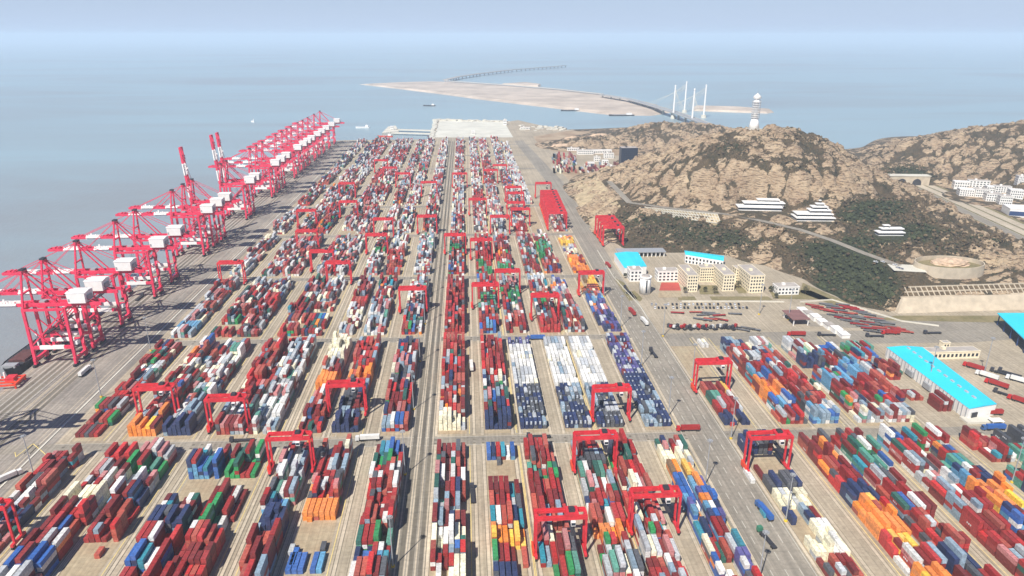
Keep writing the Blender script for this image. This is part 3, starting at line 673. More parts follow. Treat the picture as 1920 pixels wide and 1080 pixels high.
# ------------------------------------------------------------------ terrain (control points given as image point + height)
CP = [(1060,345,-2),(1085,385,-2),(1105,428,-2),(1150,462,-2),(1200,474,-2),(1290,478,-2),(1360,483,-2),(1430,502,-2),(1500,528,-2),(1560,560,-2),(1640,592,-2),(1690,598,-2),(1800,606,-2),(1920,606,-2),
 (1064,343,2),(1110,426,2),(1122,333,20),(1142,352,22),(1170,384,22),(1180,378,24),(1250,388,24),(1320,395,25),(1380,402,27),(1440,414,28),(1500,428,29),(1560,448,28),(1620,472,27),(1690,497,24),(1200,455,7),(1250,430,14),(1300,455,9),
 (1340,420,19),(1400,450,15),(1420,480,6),(1500,480,13),(1520,510,5),(1600,510,15),(1600,555,4),(1660,560,4),(1700,530,16),(1760,522,20),(1855,528,20),(1920,530,20),(1700,545,13),(1800,548,13),(1920,548,13),(1720,505,19),(1785,500,20),(1850,500,20),
 (1430,397,30),(1475,410,29),(1520,418,29),(1560,412,31),(1640,444,31),(1690,442,32),
 (1130,328,26),(1180,308,44),(1215,288,58),(1250,275,70),(1290,266,80),(1340,252,91),(1380,245,98),(1413,243,101),(1450,240,101),(1500,246,97),(1540,262,90),(1565,284,80),(1600,302,66),(1640,325,52),(1700,350,42),(1760,376,34),(1810,402,30),(1850,430,27),(1900,455,25),(1920,472,23),
 (1160,360,28),(1200,350,36),(1180,330,36),(1240,340,44),(1250,312,58),(1300,330,60),(1300,300,74),(1300,368,38),(1250,368,31),(1360,360,48),(1400,300,84),(1450,322,74),(1500,340,64),(1420,350,54),(1440,380,37),(1500,372,44),(1550,318,74),(1580,365,50),(1600,400,38),(1650,360,44),(1650,405,36),(1700,400,36),(1700,445,31),(1780,420,31),(1800,460,28),(1780,490,26),(1880,492,30),(1920,510,28),(1900,525,22),(1850,470,28),(1620,440,31),(1560,400,36),
 (1740,352,8),(1780,368,8),(1830,388,8),(1880,408,8),(1920,424,8),(1920,440,8),(1860,420,8),(1690,338,12),(1650,312,14),(1610,300,4),(1700,318,28),(1640,292,22),(1680,280,36),(1740,262,54),(1800,248,68),(1850,240,75),(1920,232,82),(1980,228,84),(1760,310,24),(1800,330,12),(1860,345,10),(1920,360,10),(1830,300,34),(1880,310,34),(1920,290,46),(1780,285,40),(1860,270,56),
 (1180,247,14),(1210,236,30),(1245,228,40),(1290,232,40),(1330,236,36),(1370,244,24),(1210,255,22),(1240,252,28),(1160,262,14),(1100,266,14),(1060,268,8),(1130,258,16),(1090,258,8),(1080,285,-2),(1130,283,-2),(1050,278,2),(1040,262,-2),(1000,262,-2),(1100,250,0),(1150,252,3),(1030,300,-3),(1060,312,-3),(1100,320,-3),(1140,315,-2),(1180,318,3),(1160,285,-2),(1100,290,-3),(1200,275,8),(1230,290,30),(1010,245,-3),(1120,275,7),(1180,278,6)]
pts = []
for px, py, z in CP:
    q = at(px, py, z); pts.append((q[0], q[1], z))
pts += [(460, 1330, 12), (560, 1260, 12), (660, 1210, 8), (620, 1400, -12), (420, 1440, 6), (760, 1420, -12), (900, 1700, -14), (500, 1700, -10), (720, 2000, -14), (520, 2100, -16), (400, 2060, -16), (1100, 1900, -12), (1500, 1700, -10), (1250, 1800, -12), (1800, 1500, -8), (2000, 1200, 0),
        (900, 1600, -12), (820, 1400, 0), (700, 1300, -3), (700, 1120, 8), (800, 1000, 8), (950, 900, 8), (1200, 800, 8), (1200, 1000, 12), (900, 650, 22), (1100, 600, 22), (700, 620, 21), (900, 556, 8), (1100, 540, -2), (1400, 560, 8), (900, 530, -4), (600, 500, -4), (200, 560, -4), (150, 800, -4), (150, 1100, -4), (140, 1500, -4), (180, 1900, -10), (300, 2150, -16)]
P_ = np.array(pts)
def phi(r): return r
D_ = np.sqrt(((P_[:, None, :2]-P_[None, :, :2])**2).sum(-1))
W_ = np.linalg.solve(phi(D_)+np.eye(len(P_))*1.5*-1, P_[:, 2]-5.0)
def th_h(x, y):
    x = np.asarray(x, float); y = np.asarray(y, float); s = x.shape; xf = x.ravel(); yf = y.ravel(); out = np.empty_like(xf)
    for i in range(0, len(xf), 20000):
        d = np.sqrt((xf[i:i+20000, None]-P_[None, :, 0])**2+(yf[i:i+20000, None]-P_[None, :, 1])**2); out[i:i+20000] = d@W_+5.0
    return out.reshape(s)
def vhash(ix, iy, s): 
    n = (ix*374761393+iy*668265263+s*1442695041) & 0xffffffff
    n = ((n ^ (n >> 13))*1274126177) & 0xffffffff
    return ((n ^ (n >> 16)) & 0xffff)/65535.0
def vnoise(x, y, sc, s):
    x = x/sc; y = y/sc; ix = np.floor(x).astype(np.int64); iy = np.floor(y).astype(np.int64); fx = x-ix; fy = y-iy
    fx = fx*fx*(3-2*fx); fy = fy*fy*(3-2*fy)
    a = vhash(ix, iy, s); b_ = vhash(ix+1, iy, s); c_ = vhash(ix, iy+1, s); d = vhash(ix+1, iy+1, s)
    return a+(b_-a)*fx+(c_-a)*fy+(a-b_-c_+d)*fx*fy
def worley(x, y, sc, s):
    x = x/sc; y = y/sc; ix = np.floor(x).astype(np.int64); iy = np.floor(y).astype(np.int64)
    f1_ = np.full(x.shape, 9.0); f2_ = np.full(x.shape, 9.0); hh = np.zeros(x.shape)
    for dx in (-1, 0, 1):
        for dy in (-1, 0, 1):
            jx = ix+dx; jy = iy+dy; px = jx+vhash(jx, jy, s); py = jy+vhash(jx, jy, s+5)
            d = np.hypot(px-x, py-y); hv = vhash(jx, jy, s+9)
            n1 = d < f1_; f2_ = np.where(n1, f1_, np.minimum(f2_, d)); hh = np.where(n1, hv, hh); f1_ = np.where(n1, d, f1_)
    return f1_, f2_, hh
ROADP = [(1142,340,23),(1180,380,24),(1250,390,24),(1320,397,25),(1380,404,27),(1440,417,28),(1500,431,29),(1560,451,28),(1620,475,27),(1690,500,24),(1712,512,22)]
ROADW = [Vector(at(*q)) for q in ROADP]
EXPP = [(1722,348,8),(1760,364,8),(1800,383,8),(1850,406,8),(1920,438,8),(2050,500,8)]
EXPW = [Vector(at(*q)) for q in EXPP]
def cleft(x, y):
    wx = x+9*(vnoise(x, y, 25, 41)-.5)+14*(vnoise(x, y, 70, 42)-.5); wy_ = y+9*(vnoise(x, y, 25, 43)-.5)+14*(vnoise(x, y, 70, 44)-.5)
    u = .86*wx+.5*wy_; v = -.5*wx+.86*wy_
    a = np.abs(2*(.7*vnoise(u, v*1.5, 62, 45)+.3*vnoise(u, v, 24, 46))-1)
    b_ = np.abs(2*(.65*vnoise(u+99, v*1.7, 30, 47)+.35*vnoise(u, v, 11, 48))-1)
    wx += 10*(vnoise(x, y, 14, 49)-.5); wy_ += 10*(vnoise(x, y, 14, 50)-.5)
    u = .86*wx+.5*wy_; v = -.5*wx+.86*wy_
    f1_, f2_, hh = worley(u, v*1.45, 34, 1); g1, g2, gh = worley(u*.8, v*1.6, 15, 61)
    w1 = np.clip((f2_-f1_)*2.6, 0, 1); w2 = np.clip((g2-g1)*2.4, 0, 1)*(.6)+.4
    return np.minimum(np.clip(a*4.5, 0, 1), w1*(.4+.6*hh)+(1-(.4+.6*hh))*.5*w1), np.minimum(np.clip(b_*3.6, 0, 1), w2)
def distpoly(x, y, poly):
    d = np.full(x.shape, 1e9); zz = np.zeros(x.shape)
    for a, b_ in zip(poly[:-1], poly[1:]):
        ex, ey = b_.x-a.x, b_.y-a.y; t = np.clip(((x-a.x)*ex+(y-a.y)*ey)/(ex*ex+ey*ey), 0, 1)
        dd = np.hypot(x-a.x-t*ex, y-a.y-t*ey); z = a.z+t*(b_.z-a.z); n = dd < d; d = np.where(n, dd, d); zz = np.where(n, z, zz)
    return d, zz
FLAT = []     # (x,y,r,z) building pads
def pad_at(px, py, z, r): q = at(px, py, z); FLAT.append((q[0], q[1], r, z)); return q
cir = pad_at(1785, 514, 18.5, 50)
pads = [pad_at(1428, 393, 30, 40), pad_at(1522, 410, 30, 36), pad_at(1666, 440, 32, 24), pad_at(1413, 243, 101, 22), pad_at(1850, 372, 9, 60), pad_at(1700, 503, 24, 20)]
def height(x, y, rough=True):
    h = th_h(x, y)
    if rough:
        m_ = np.clip((h-1)/10, 0, 1)
        ca, cb = cleft(x, y)
        g1, g2, gh = worley(x, y, 8, 21); sm = np.clip((g2-g1)*2, 0, 1)**.6*(.2+1.8*gh)
        h = h+m_*(12*ca**.6+4.5*cb**.8+1.8*sm*(.3+1.2*vnoise(x, y, 60, 51))-12+9*(vnoise(x, y, 70, 7)-.5)+2.0*(vnoise(x, y, 12, 8)-.5))
        # scoured fins running down the slope
        h = h+m_*2.2*np.abs(np.sin((x*.8+y*.45)/9+3*vnoise(x, y, 40, 12)))*vnoise(x, y, 90, 13)
    d, zz = distpoly(x, y, ROADW); k = np.clip((d-7)/10, 0, 1); h = zz*(1-k)+h*k
    d, zz = distpoly(x, y, EXPW); k = np.clip((d-38)/18, 0, 1); h = zz*(1-k)+h*k
    for fx, fy, fr, fz in FLAT:
        d = np.hypot(x-fx, (y-fy)); k = np.clip((d-fr*.7)/(fr*.5), 0, 1); h = fz*(1-k)+h*k
    # retaining terrace: nothing above ground in front of the big wall
    wy = 575+.02*(x-390); inw = (x > 392) & (x < 1500)
    h = np.where(inw & (y < wy), np.minimum(h, -2), h)
    k = np.clip((y-wy)/8, 0, 1); h = np.where(inw & (y >= wy) & (y < wy+60), np.maximum(np.minimum(h, 12.5+(y-wy)*.36), 10*k), h)
    h = np.where((x < 162) & (h > -2), -2, h)
    return h
xs = np.arange(140, 1560, 3.2); ys = np.concatenate([np.arange(535, 1250, 2.9), np.arange(1250, 1900, 7), np.arange(1900, 2350, 12)])
X_, Y_ = np.meshgrid(xs, ys); H_ = height(X_, Y_)
nx, ny = len(xs), len(ys)
co = np.stack([X_.ravel(), Y_.ravel(), H_.ravel()], 1)
ii, jj = np.meshgrid(np.arange(nx-1), np.arange(ny-1)); a0 = (jj*nx+ii).ravel()
quads = np.stack([a0, a0+1, a0+nx+1, a0+nx], 1)
hm = H_.ravel(); keep = (hm[quads].max(1) > -7); quads = quads[keep]
me = bpy.data.meshes.new('hills'); me.vertices.add(len(co)); me.vertices.foreach_set('co', co.ravel())
me.loops.add(len(quads)*4); me.loops.foreach_set('vertex_index', quads.ravel().astype(np.int32)); me.polygons.add(len(quads))
me.polygons.foreach_set('loop_start', np.arange(0, len(quads)*4, 4, dtype=np.int32)); me.update(calc_edges=True)
# where the ground is overgrown (a property of the hill: dense scrub in these places)
VEG = [(1300,440,110,26,.75),(1250,410,60,18,.5),(1400,455,80,22,.55),(1180,400,40,22,.8),(1660,385,60,20,1.1),(1610,405,50,22,1.1),(1720,435,60,22,1.1),(1620,450,70,18,.7),(1560,480,70,22,.8),(1620,520,60,40,1.0),(1580,500,50,30,.9),
       (1500,260,60,12,.4),(1380,275,40,14,.6),(1440,300,60,10,.6),(1500,318,50,10,.6),(1330,280,40,12,.3),(1180,350,40,10,.2),(1720,330,40,14,1.0),(1690,318,40,10,.8),(1180,248,80,8,.4),(1800,470,60,18,.45),(1850,450,60,14,.4),(1560,540,60,26,.9),(1240,360,50,14,.3),(1640,545,50,36,1.0),(1450,430,50,10,.6),(1545,460,60,14,.7)]
BARE = [(1290,350,60,26,.9),(1420,350,60,22,.9),(1340,370,80,14,.7),(1510,335,60,14,.7),(1240,395,100,7,.6),(1430,435,30,9,1.2),(1545,435,40,14,.8),(1600,345,60,16,.6),(1790,500,40,10,.9),(1880,500,50,24,.7),(1660,365,40,14,.4),(1110,385,40,36,1.4),(1120,275,90,10,1.0),(1820,345,50,16,.8),(1750,290,50,22,.3),(1460,275,50,12,.5),(1200,300,50,20,.5),(1300,262,60,8,.5),(1390,325,80,14,.5),(1480,290,60,8,.5)]
cx_ = co - np.array([0, 0, CAMH]); cc = cx_@np.array(FW); PX = 960+F*(cx_@np.array(RT))/cc; PY = 540-F*(cx_@np.array(UP))/cc
veg = np.full(len(co), .49)
for px, py, sx, sy, a in VEG: veg += a*np.exp(-((PX-px)/sx)**2-((PY-py)/sy)**2)*.5
for px, py, sx, sy, a in BARE: veg -= a*np.exp(-((PX-px)/sx)**2-((PY-py)/sy)**2)*.55
va = me.attributes.new('veg', 'FLOAT', 'POINT'); va.data.foreach_set('value', veg.astype(np.float32))
ca_, cb_ = cleft(X_, Y_); edge = np.clip(ca_*1.5, 0, 1)*(.55+.45*cb_)
va = me.attributes.new('edge', 'FLOAT', 'POINT'); va.data.foreach_set('value', edge.ravel().astype(np.float32))
ho = bpy.data.objects.new('hills', me); C.objects.link(ho); struct(ho)
def hill_mat():
    mt = bpy.data.materials.new('rock_and_scrub'); mt.use_nodes = True
    n = mt.node_tree.nodes; L = mt.node_tree.links; bb = n['Principled BSDF']; bb.inputs['Roughness'].default_value = 0.95
    g = n.new('ShaderNodeNewGeometry')
    def noise(sc, det=5, ro=.6, vec=None):
        q = n.new('ShaderNodeTexNoise'); q.inputs['Scale'].default_value = sc; q.inputs['Detail'].default_value = det; q.inputs['Roughness'].default_value = ro
        L.new(vec or g.outputs['Position'], q.inputs['Vector']); return q.outputs['Fac']
    def mixc(f, a, b_):
        q = n.new('ShaderNodeMix'); q.data_type = 'RGBA'
        for s_, v in ((6, a), (7, b_)):
            if isinstance(v, tuple): q.inputs[s_].default_value = (*v, 1)
            else: L.new(v, q.inputs[s_])
        L.new(f, q.inputs[0]); return q.outputs[2]
    def rng(v, a, b_, c_=0, d=1):
        q = n.new('ShaderNodeMapRange'); q.inputs['From Min'].default_value = a; q.inputs['From Max'].default_value = b_; q.inputs['To Min'].default_value = c_; q.inputs['To Max'].default_value = d
        L.new(v, q.inputs['Value']); return q.outputs[0]
    def ma(op, a, b_):
        q = n.new('ShaderNodeMath'); q.operation = op
        for s_, v in ((0, a), (1, b_)):
            if isinstance(v, (int, float)): q.inputs[s_].default_value = v
            else: L.new(v, q.inputs[s_])
        return q.outputs[0]
    at_ = n.new('ShaderNodeAttribute'); at_.attribute_name = 'veg'; ae = n.new('ShaderNodeAttribute'); ae.attribute_name = 'edge'
    rock = mixc(rng(noise(.035, 4), .35, .65), (0.60, 0.45, 0.28), (0.39, 0.26, 0.155))
    rock = mixc(rng(noise(.5, 4), .4, .75), rock, (0.46, 0.37, 0.26))
    mpp = n.new('ShaderNodeMapping'); mpp.inputs['Scale'].default_value = (.12, .12, .9); L.new(g.outputs['Position'], mpp.inputs['Vector'])
    cracks = noise(1.0, 5, .7, mpp.outputs[0])
    rock = mixc(rng(cracks, .50, .60), rock, (0.12, 0.075, 0.045))
    green = mixc(rng(noise(.06, 4), .4, .62), (0.105, 0.075, 0.040), (0.045, 0.042, 0.020))
    green = mixc(rng(noise(.5, 3), .5, .75), green, (0.17, 0.12, 0.07)); green = mixc(rng(at_.outputs['Fac'], .72, .95), green, (0.035, 0.044, 0.018))
    sp = n.new('ShaderNodeSeparateXYZ'); L.new(g.outputs['Normal'], sp.inputs[0])
    v = ma('ADD', at_.outputs['Fac'], ma('MULTIPLY', ma('SUBTRACT', noise(.016, 6, .7), .5), 2.0))
    v = ma('ADD', v, ma('MULTIPLY', ma('SUBTRACT', noise(.16, 5, .7), .5), 1.7))
    v = ma('SUBTRACT', v, rng(ae.outputs['Fac'], 0.05, .7, -.62, .22))
    v = ma('ADD', v, ma('MULTIPLY', ma('SUBTRACT', sp.outputs['Z'], .8), .5))
    col = mixc(rng(v, .46, .54), rock, green)
    L.new(col, bb.inputs['Base Color'])
    bp = n.new('ShaderNodeBump'); bp.inputs['Strength'].default_value = 1.0; bp.inputs['Distance'].default_value = 3.0
    L.new(ma('ADD', noise(.35, 5, .65), ma('MULTIPLY', cracks, -.8)), bp.inputs['Height']); L.new(bp.outputs[0], bb.inputs['Normal'])
    return mt
me.materials.append(hill_mat())
def hz(x, y): return float(height(np.array([[x]]), np.array([[y]]))[0, 0])

# scrub: thousands of low ragged bushes over the overgrown places
rs = np.random.RandomState(5); flat = (veg > .60) & (co[:, 2] > 1.0) & (cc > 0) & (PX < 1960) & (PX > 1040) & (PY > 225) & (Y_.ravel() < 1330)
dR, _z = distpoly(X_.ravel(), Y_.ravel(), ROADW); dE, _z = distpoly(X_.ravel(), Y_.ravel(), EXPW); flat &= (dR > 9) & (dE > 44)
for fx, fy, fr, fz in FLAT: flat &= np.hypot(X_.ravel()-fx, Y_.ravel()-fy) > fr*.85
idx = np.where(flat)[0]; pick = rs.choice(idx, size=min(6500, len(idx)), replace=False, p=(veg[idx]-.45)/(veg[idx]-.45).sum())
b = MB(); rv = random.Random(3)
ICO = [(0, 0, 1), (.89, 0, .45), (.28, .85, .45), (-.72, .53, .45), (-.72, -.53, .45), (.28, -.85, .45), (.9, .3, -.2), (-.1, .95, -.2), (-.95, .25, -.2), (-.5, -.85, -.2), (.6, -.75, -.2)]
IF = [(0, 1, 2), (0, 2, 3), (0, 3, 4), (0, 4, 5), (0, 5, 1), (1, 6, 2), (2, 6, 7), (2, 7, 3), (3, 7, 8), (3, 8, 4), (4, 8, 9), (4, 9, 5), (5, 9, 10), (5, 10, 1), (1, 10, 6)]
for i in pick:
    x, y, z = co[i]; r_ = rv.uniform(.7, 2.3)*(1.25 if veg[i] > .9 else 1); x += rv.uniform(-2, 2); y += rv.uniform(-2, 2)
    vs = []
    for q in ICO:
        s_ = r_*rv.uniform(.6, 1.25); vs.append((x+q[0]*s_, y+q[1]*s_, z+.2*r_+q[2]*s_*.85))
    b.faces(vs, IF, 'leaf' if rv.random() < min(.9, (veg[i]-.6)*2) else 'leafdry')
sb = b.build('scrub'); sb['kind'] = 'stuff'

# roads on the hill and the expressway
b = MB()
def dens(poly, st=6):
    out = []
    for a, c_ in zip(poly[:-1], poly[1:]):
        n_ = max(1, int((c_-a).length/st)); out += [a.lerp(c_, k/n_) for k in range(n_)]
    return out+[poly[-1]]
b.strip([(p.x, p.y, p.z+.35) for p in dens(ROADW)], 9, 'road'); struct(b.build('hillside_road'))
b = MB(); E2 = dens(EXPW, 20)
b.strip([(p.x, p.y, p.z+.3) for p in E2], 62, 'verge')
def off(poly, d_, dz):
    out = []
    for i, p in enumerate(poly):
        t = poly[min(i+1, len(poly)-1)]-poly[max(i-1, 0)]; t.normalize(); out.append((p.x-t.y*d_, p.y+t.x*d_, p.z+dz))
    return out
for d_, wd in ((-17, 15), (1, 13), (18, 12)): b.strip(off(E2, d_, .45), wd, 'road' if d_ < 0 else 'runway')
for d_ in (-24, -9.6, -5.2, 7.3, 11.8, 24): b.strip(off(E2, d_, .6), .5, 'paleconc')
struct(b.build('expressway'))
# car park on the terrace
q = pads[5]; b = MB(); b.obox(q[0], q[1], 24.2, 30, 22, .3, -.25, 'paleconc'); struct(b.build('terrace_car_park'))

# retaining walls
x0, y0 = 388, 562
def wall(name, lab, quadpts, m_='concrete', th_=1.2, cat='retaining wall'):
    b = MB()
    # quadpts: bottom polyline + top polyline, given thickness by pushing back in y
    bot, top = quadpts; n_ = len(bot)
    vs = [tuple(v) for v in bot]+[tuple(v) for v in top]+[(v[0], v[1]+th_*2, v[2]) for v in bot]+[(v[0], v[1]+th_, v[2]) for v in top]
    fs = []
    for i in range(n_-1): fs += [(i, i+1, n_+i+1, n_+i), (n_+i, n_+i+1, 3*n_+i+1, 3*n_+i), (2*n_+i+1, 2*n_+i, 3*n_+i, 3*n_+i+1)]
    fs += [(0, n_, 3*n_, 2*n_), (n_-1, 2*n_+n_-1, 3*n_+n_-1, 2*n_-1)]
    b.faces(vs, fs, m_); o = b.build(name); tag(o, lab, cat); return o
bl = at(1683, 588, 0); br = (900, bl[1]-4+.02*(900-390), 0)
rw = wall('retaining_wall', 'long sloping cream concrete retaining wall above the verge', ([(bl[0], bl[1], -.3), (640, bl[1]+3, -.3), (1100, bl[1]+14, -.3)], [(bl[0]+7, bl[1]+7, 12.5), (640, bl[1]+10, 12.5), (1100, bl[1]+21, 12.5)]), 'concrete', 2.5)
# planted lattice above it
lat = empty('slope_lattice', (0, 0, 0)); tag(lat, 'two tier concrete lattice slope planted with scrub above the cream wall', 'slope lattice')
bs = MB(); bf = MB(); X0 = bl[0]+6; X1 = 760; yb0 = bl[1]+9
def lp(x, k): return (x, yb0+.02*(x-390)+k*9, 12.3+k*6.5)
bs.faces([lp(X0, -.05), lp(X1, -.05), lp(X1, 1.05), lp(X0+14, 1.05)], [(0, 1, 2, 3)], 'leafdry'); 
for k in (0, .5, 1.0):
    a_, c_ = lp(X0+12*k, k), lp(X1, k); bf.beam((a_[0], a_[1]-.2, a_[2]+.3), (c_[0], c_[1]-.2, c_[2]+.3), 1.1, 1.0, 'concrete')
x = X0+8
while x < X1:
    for k in (0, .5):
        a_, c_ = lp(x, k), lp(x, k+.5); bf.beam((a_[0], a_[1]-.3, a_[2]+.35), (c_[0], c_[1]-.3, c_[2]+.35), .75, .7, 'concrete')
    x += 5.2
bs.build('planted_bed', lat); bf.build('lattice_frame', lat)
# round wall
b = MB(); n_ = 48; r_ = 34
cx, cy = cir[0]-1, cir[1]+6
for i in range(n_):
    a1, a2 = i*2*math.pi/n_, (i+1)*2*math.pi/n_
    def cpt(a, rr, z): return (cx+rr*math.cos(a), cy+.62*rr*math.sin(a), z)
    b.faces([cpt(a1, r_+.8, 17), cpt(a2, r_+.8, 17), cpt(a2, r_, 29.5), cpt(a1, r_, 29.5), cpt(a1, r_-1.2, 29.5), cpt(a2, r_-1.2, 29.5), cpt(a2, r_-1.2, 17), cpt(a1, r_-1.2, 17)],
            [(0, 1, 2, 3), (3, 2, 5, 4), (4, 5, 6, 7)], 'concrete')
rdw = b.build('round_wall'); tag(rdw, 'low round concrete wall enclosing a rock on the terrace', 'wall')
b = MB(); b.cyl(cx, cy, 17, 25.5, r_-1.6, r_-1.6, 40, 'verge')
for v_i in range(len(b.v)): b.v[v_i] = (b.v[v_i][0], cy+(b.v[v_i][1]-cy)*.62, b.v[v_i][2])
struct(b.build('round_terrace'))
def rock(cx, cy, z, rx, ry, rz_, name, lab, seed=1):
    b = MB(); rr = random.Random(seed); n1, n2 = 8, 16; vs = [(cx, cy, z+rz_)]
    for i in range(1, n1+1):
        for j in range(n2):
            t = math.pi/2*i/n1; a = j*2*math.pi/n2; q = rr.uniform(.88, 1.1)
            vs.append((cx+rx*math.sin(t)*math.cos(a)*q, cy+ry*math.sin(t)*math.sin(a)*q, z+rz_*math.cos(t)*q))
    fs = [(0, 1+j, 1+(j+1) % n2) for j in range(n2)]
    for i in range(n1-1):
        for j in range(n2): fs.append((1+i*n2+j, 1+(i+1)*n2+j, 1+(i+1)*n2+(j+1) % n2, 1+i*n2+(j+1) % n2))
    b.faces(vs, fs, 'rock'); o = b.build(name); tag(o, lab, 'rock'); return o
M['rock'] = mat('pale_rock', (0.52, 0.38, 0.26), 0.95, 0.3, 0.3, bump=1.0, detail=6)
rock(cx+6, cy+6, 25.3, 20, 11, 5.5, 'boulder', 'pale pink boulder inside the round concrete wall', 4)
for k, (px, py, rx, ry, rz_) in enumerate(((1055, 276, 30, 14, 9), (1100, 272, 40, 16, 13), (1145, 270, 34, 14, 15), (1190, 268, 38, 16, 17), (1075, 262, 26, 14, 9), (1125, 258, 30, 12, 11))):
    q = at(px, py, 0); rock(q[0], q[1], -1, rx, ry, rz_, 'rock_outcrop', ('pale rock outcrop low behind the container park, nearest the yard road', 'pale rock outcrop behind the long white shed', 'pale rock outcrop left of the glass block top', 'pale rock outcrop directly behind the glass block', 'small pale rock outcrop nearest the northern shore left', 'small pale rock outcrop near the northern shore right')[k], 60+k)
# cut slope by the road at the foot of the hill is part of the terrain; its concrete stair lines
M['cutrock'] = mat('scraped_rock_face', (0.42, 0.33, 0.20), 0.95, 0.3, 0.12, bump=.8, detail=6)
c4 = [at(1063, 346, .2), at(1109, 428, .2), at(1164, 388, 21), at(1122, 334, 21)]
b = MB(); vs = []; fs = []; nu, nv = 26, 14; rr = random.Random(8)
for i in range(nv+1):
    for j in range(nu+1):
        u, v = j/nu, i/nv; P0 = Vector(c4[0]).lerp(Vector(c4[1]), u); P1 = Vector(c4[3]).lerp(Vector(c4[2]), u); p = P0.lerp(P1, v)
        k_ = 1.2 if 0 < v < 1 else 0; vs.append((p.x+rr.uniform(-1, 1)*k_, p.y+rr.uniform(-1, 1)*k_, p.z+1.0+rr.uniform(-.6, .9)*k_+(1.5 if i == nv//2 else 0)))
for i in range(nv):
    for j in range(nu): a = i*(nu+1)+j; fs.append((a, a+1, a+nu+2, a+nu+1))
o_ = len(vs)
skirt = [vs[j] for j in range(nu+1)]+[vs[(i+1)*(nu+1)-1] for i in range(1, nv+1)]+[vs[nv*(nu+1)+j] for j in range(nu-1, -1, -1)]
b.faces(vs, fs, 'cutrock'); ns = len(skirt); b.faces(skirt+[(p[0], p[1], -4) for p in skirt], [(i, ns+i, ns+i+1, i+1) for i in range(ns-1)], 'cutrock'); struct(b.build('cut_slope'))
r_ = empty('slope_lattice', (0, 0, 0)); tag(r_, 'pale concrete lattice slope below the hillside road above the office garages', 'slope lattice')
bf = MB(); bs = MB(); T0, T1, B0, B1 = [Vector(v) for v in (at(1200, 389, 24.5), at(1345, 403, 26), at(1222, 402, 16.5), at(1352, 421, 18))]
T0.z += 1; T1.z += 1; B0.z += 1; B1.z += 1
bs.faces([tuple(v) for v in (B0, B1, T1, T0)]+[(v.x, v.y, v.z-6) for v in (B0, B1, T1, T0)], [(0, 1, 2, 3), (0, 4, 5, 1), (1, 5, 6, 2), (3, 2, 6, 7), (0, 3, 7, 4)], 'cutrock')
for k in range(4): bf.beam(B0.lerp(T0, k/3), B1.lerp(T1, k/3), .8, .8, 'paleconc')
for k in range(27): bf.beam(B0.lerp(B1, k/26), T0.lerp(T1, k/26), .6, .6, 'paleconc')
bs.build('slope_bed', r_); bf.build('lattice_frame', r_)
# tunnel portal
q = at(1708, 349, 8)
tp = empty('tunnel_portal', (q[0], q[1]+6, 8)); tag(tp, 'cream tunnel portal with two dark arches on the expressway', 'tunnel portal')
ex = EXPW[1]-EXPW[0]; tp.rotation_euler = (0, 0, math.atan2(ex.y, ex.x)+math.pi/2)
b = MB(); b.box(-32, 32, 0, 14, -2, 15, 'concrete'); b.box(-33, 33, -.8, 15, 15, 16.2, 'paleconc'); b.build('facade', tp)
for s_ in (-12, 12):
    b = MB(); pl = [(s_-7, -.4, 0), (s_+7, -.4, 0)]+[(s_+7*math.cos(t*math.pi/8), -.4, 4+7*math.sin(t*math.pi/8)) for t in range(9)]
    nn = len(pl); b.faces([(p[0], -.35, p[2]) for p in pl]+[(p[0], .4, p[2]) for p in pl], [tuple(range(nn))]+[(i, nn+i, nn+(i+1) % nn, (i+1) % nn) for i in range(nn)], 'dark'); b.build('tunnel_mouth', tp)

# ------------------------------------------------------------------ buildings
def windows(par, x0, x1, z0, z1, y, nx_, nz_, face='y', m_='glass', gx=.55, gz=.5, name='window_row'):
    """one storey's windows = one part, standing 5 cm proud of the wall"""
    for k in range(nz_):
        b = MB(); hz_ = (z1-z0)/nz_; wz0 = z0+k*hz_+hz_*(1-gz)/2; wz1 = wz0+hz_*gz
        for i in range(nx_):
            wx = (x1-x0)/nx_; a = x0+i*wx+wx*(1-gx)/2; c_ = a+wx*gx
            if face == 'y': b.box(a, c_, y-.06, y+.02, wz0, wz1, m_)
            else: b.box(y-.06, y+.06, a, c_, wz0, wz1, m_)
        b.build(name, par)
def block(name, lab, px, py, z, W_, D_, H, storeys=4, nw=6, wallm='cream', roofm='roofgrey', rz=0.0, cat='building', group=None, sidew=True, anchor='front'):
    """box building: px,py = image point of the middle of its front foot"""
    q = at(px, py, z); r_ = empty(name, (q[0], q[1], z), rz); tag(r_, lab, cat, group)
    b = MB(); b.box(-W_/2, W_/2, 0, D_, -3 if z > 1 else 0, H, wallm); b.build('wall', r_)
    b = MB(); b.box(-W_/2-.3, W_/2+.3, -.3, D_+.3, H, H+.5, wallm); b.box(-W_/2+.5, W_/2-.5, .5, D_-.5, H+.5, H+.65, roofm); b.build('roof', r_)
    if W_ > 8 and roofm == 'roofgrey':
        b = MB(); b.box(-W_*.2, -W_*.2+3, D_*.4, D_*.4+3, H+.65, H+2.6, wallm); b.build('stair_head', r_)
    if storeys: windows(r_, -W_/2+.6, W_/2-.6, .4, H-.3, 0, nw, storeys)
    if storeys and sidew:
        for sx in (-1, 1):
            b = MB(); nd = max(2, int(D_/4))
            for k in range(storeys):
                for i in range(nd):
                    a = .6+i*(D_-1.2)/nd+.8; zz = .4+k*(H-.7)/storeys+.9; b.box(sx*W_/2-.05, sx*W_/2+.05, a, a+1.6, zz, zz+1.5, 'glass')
            b.build('side_window', r_)
    return r_
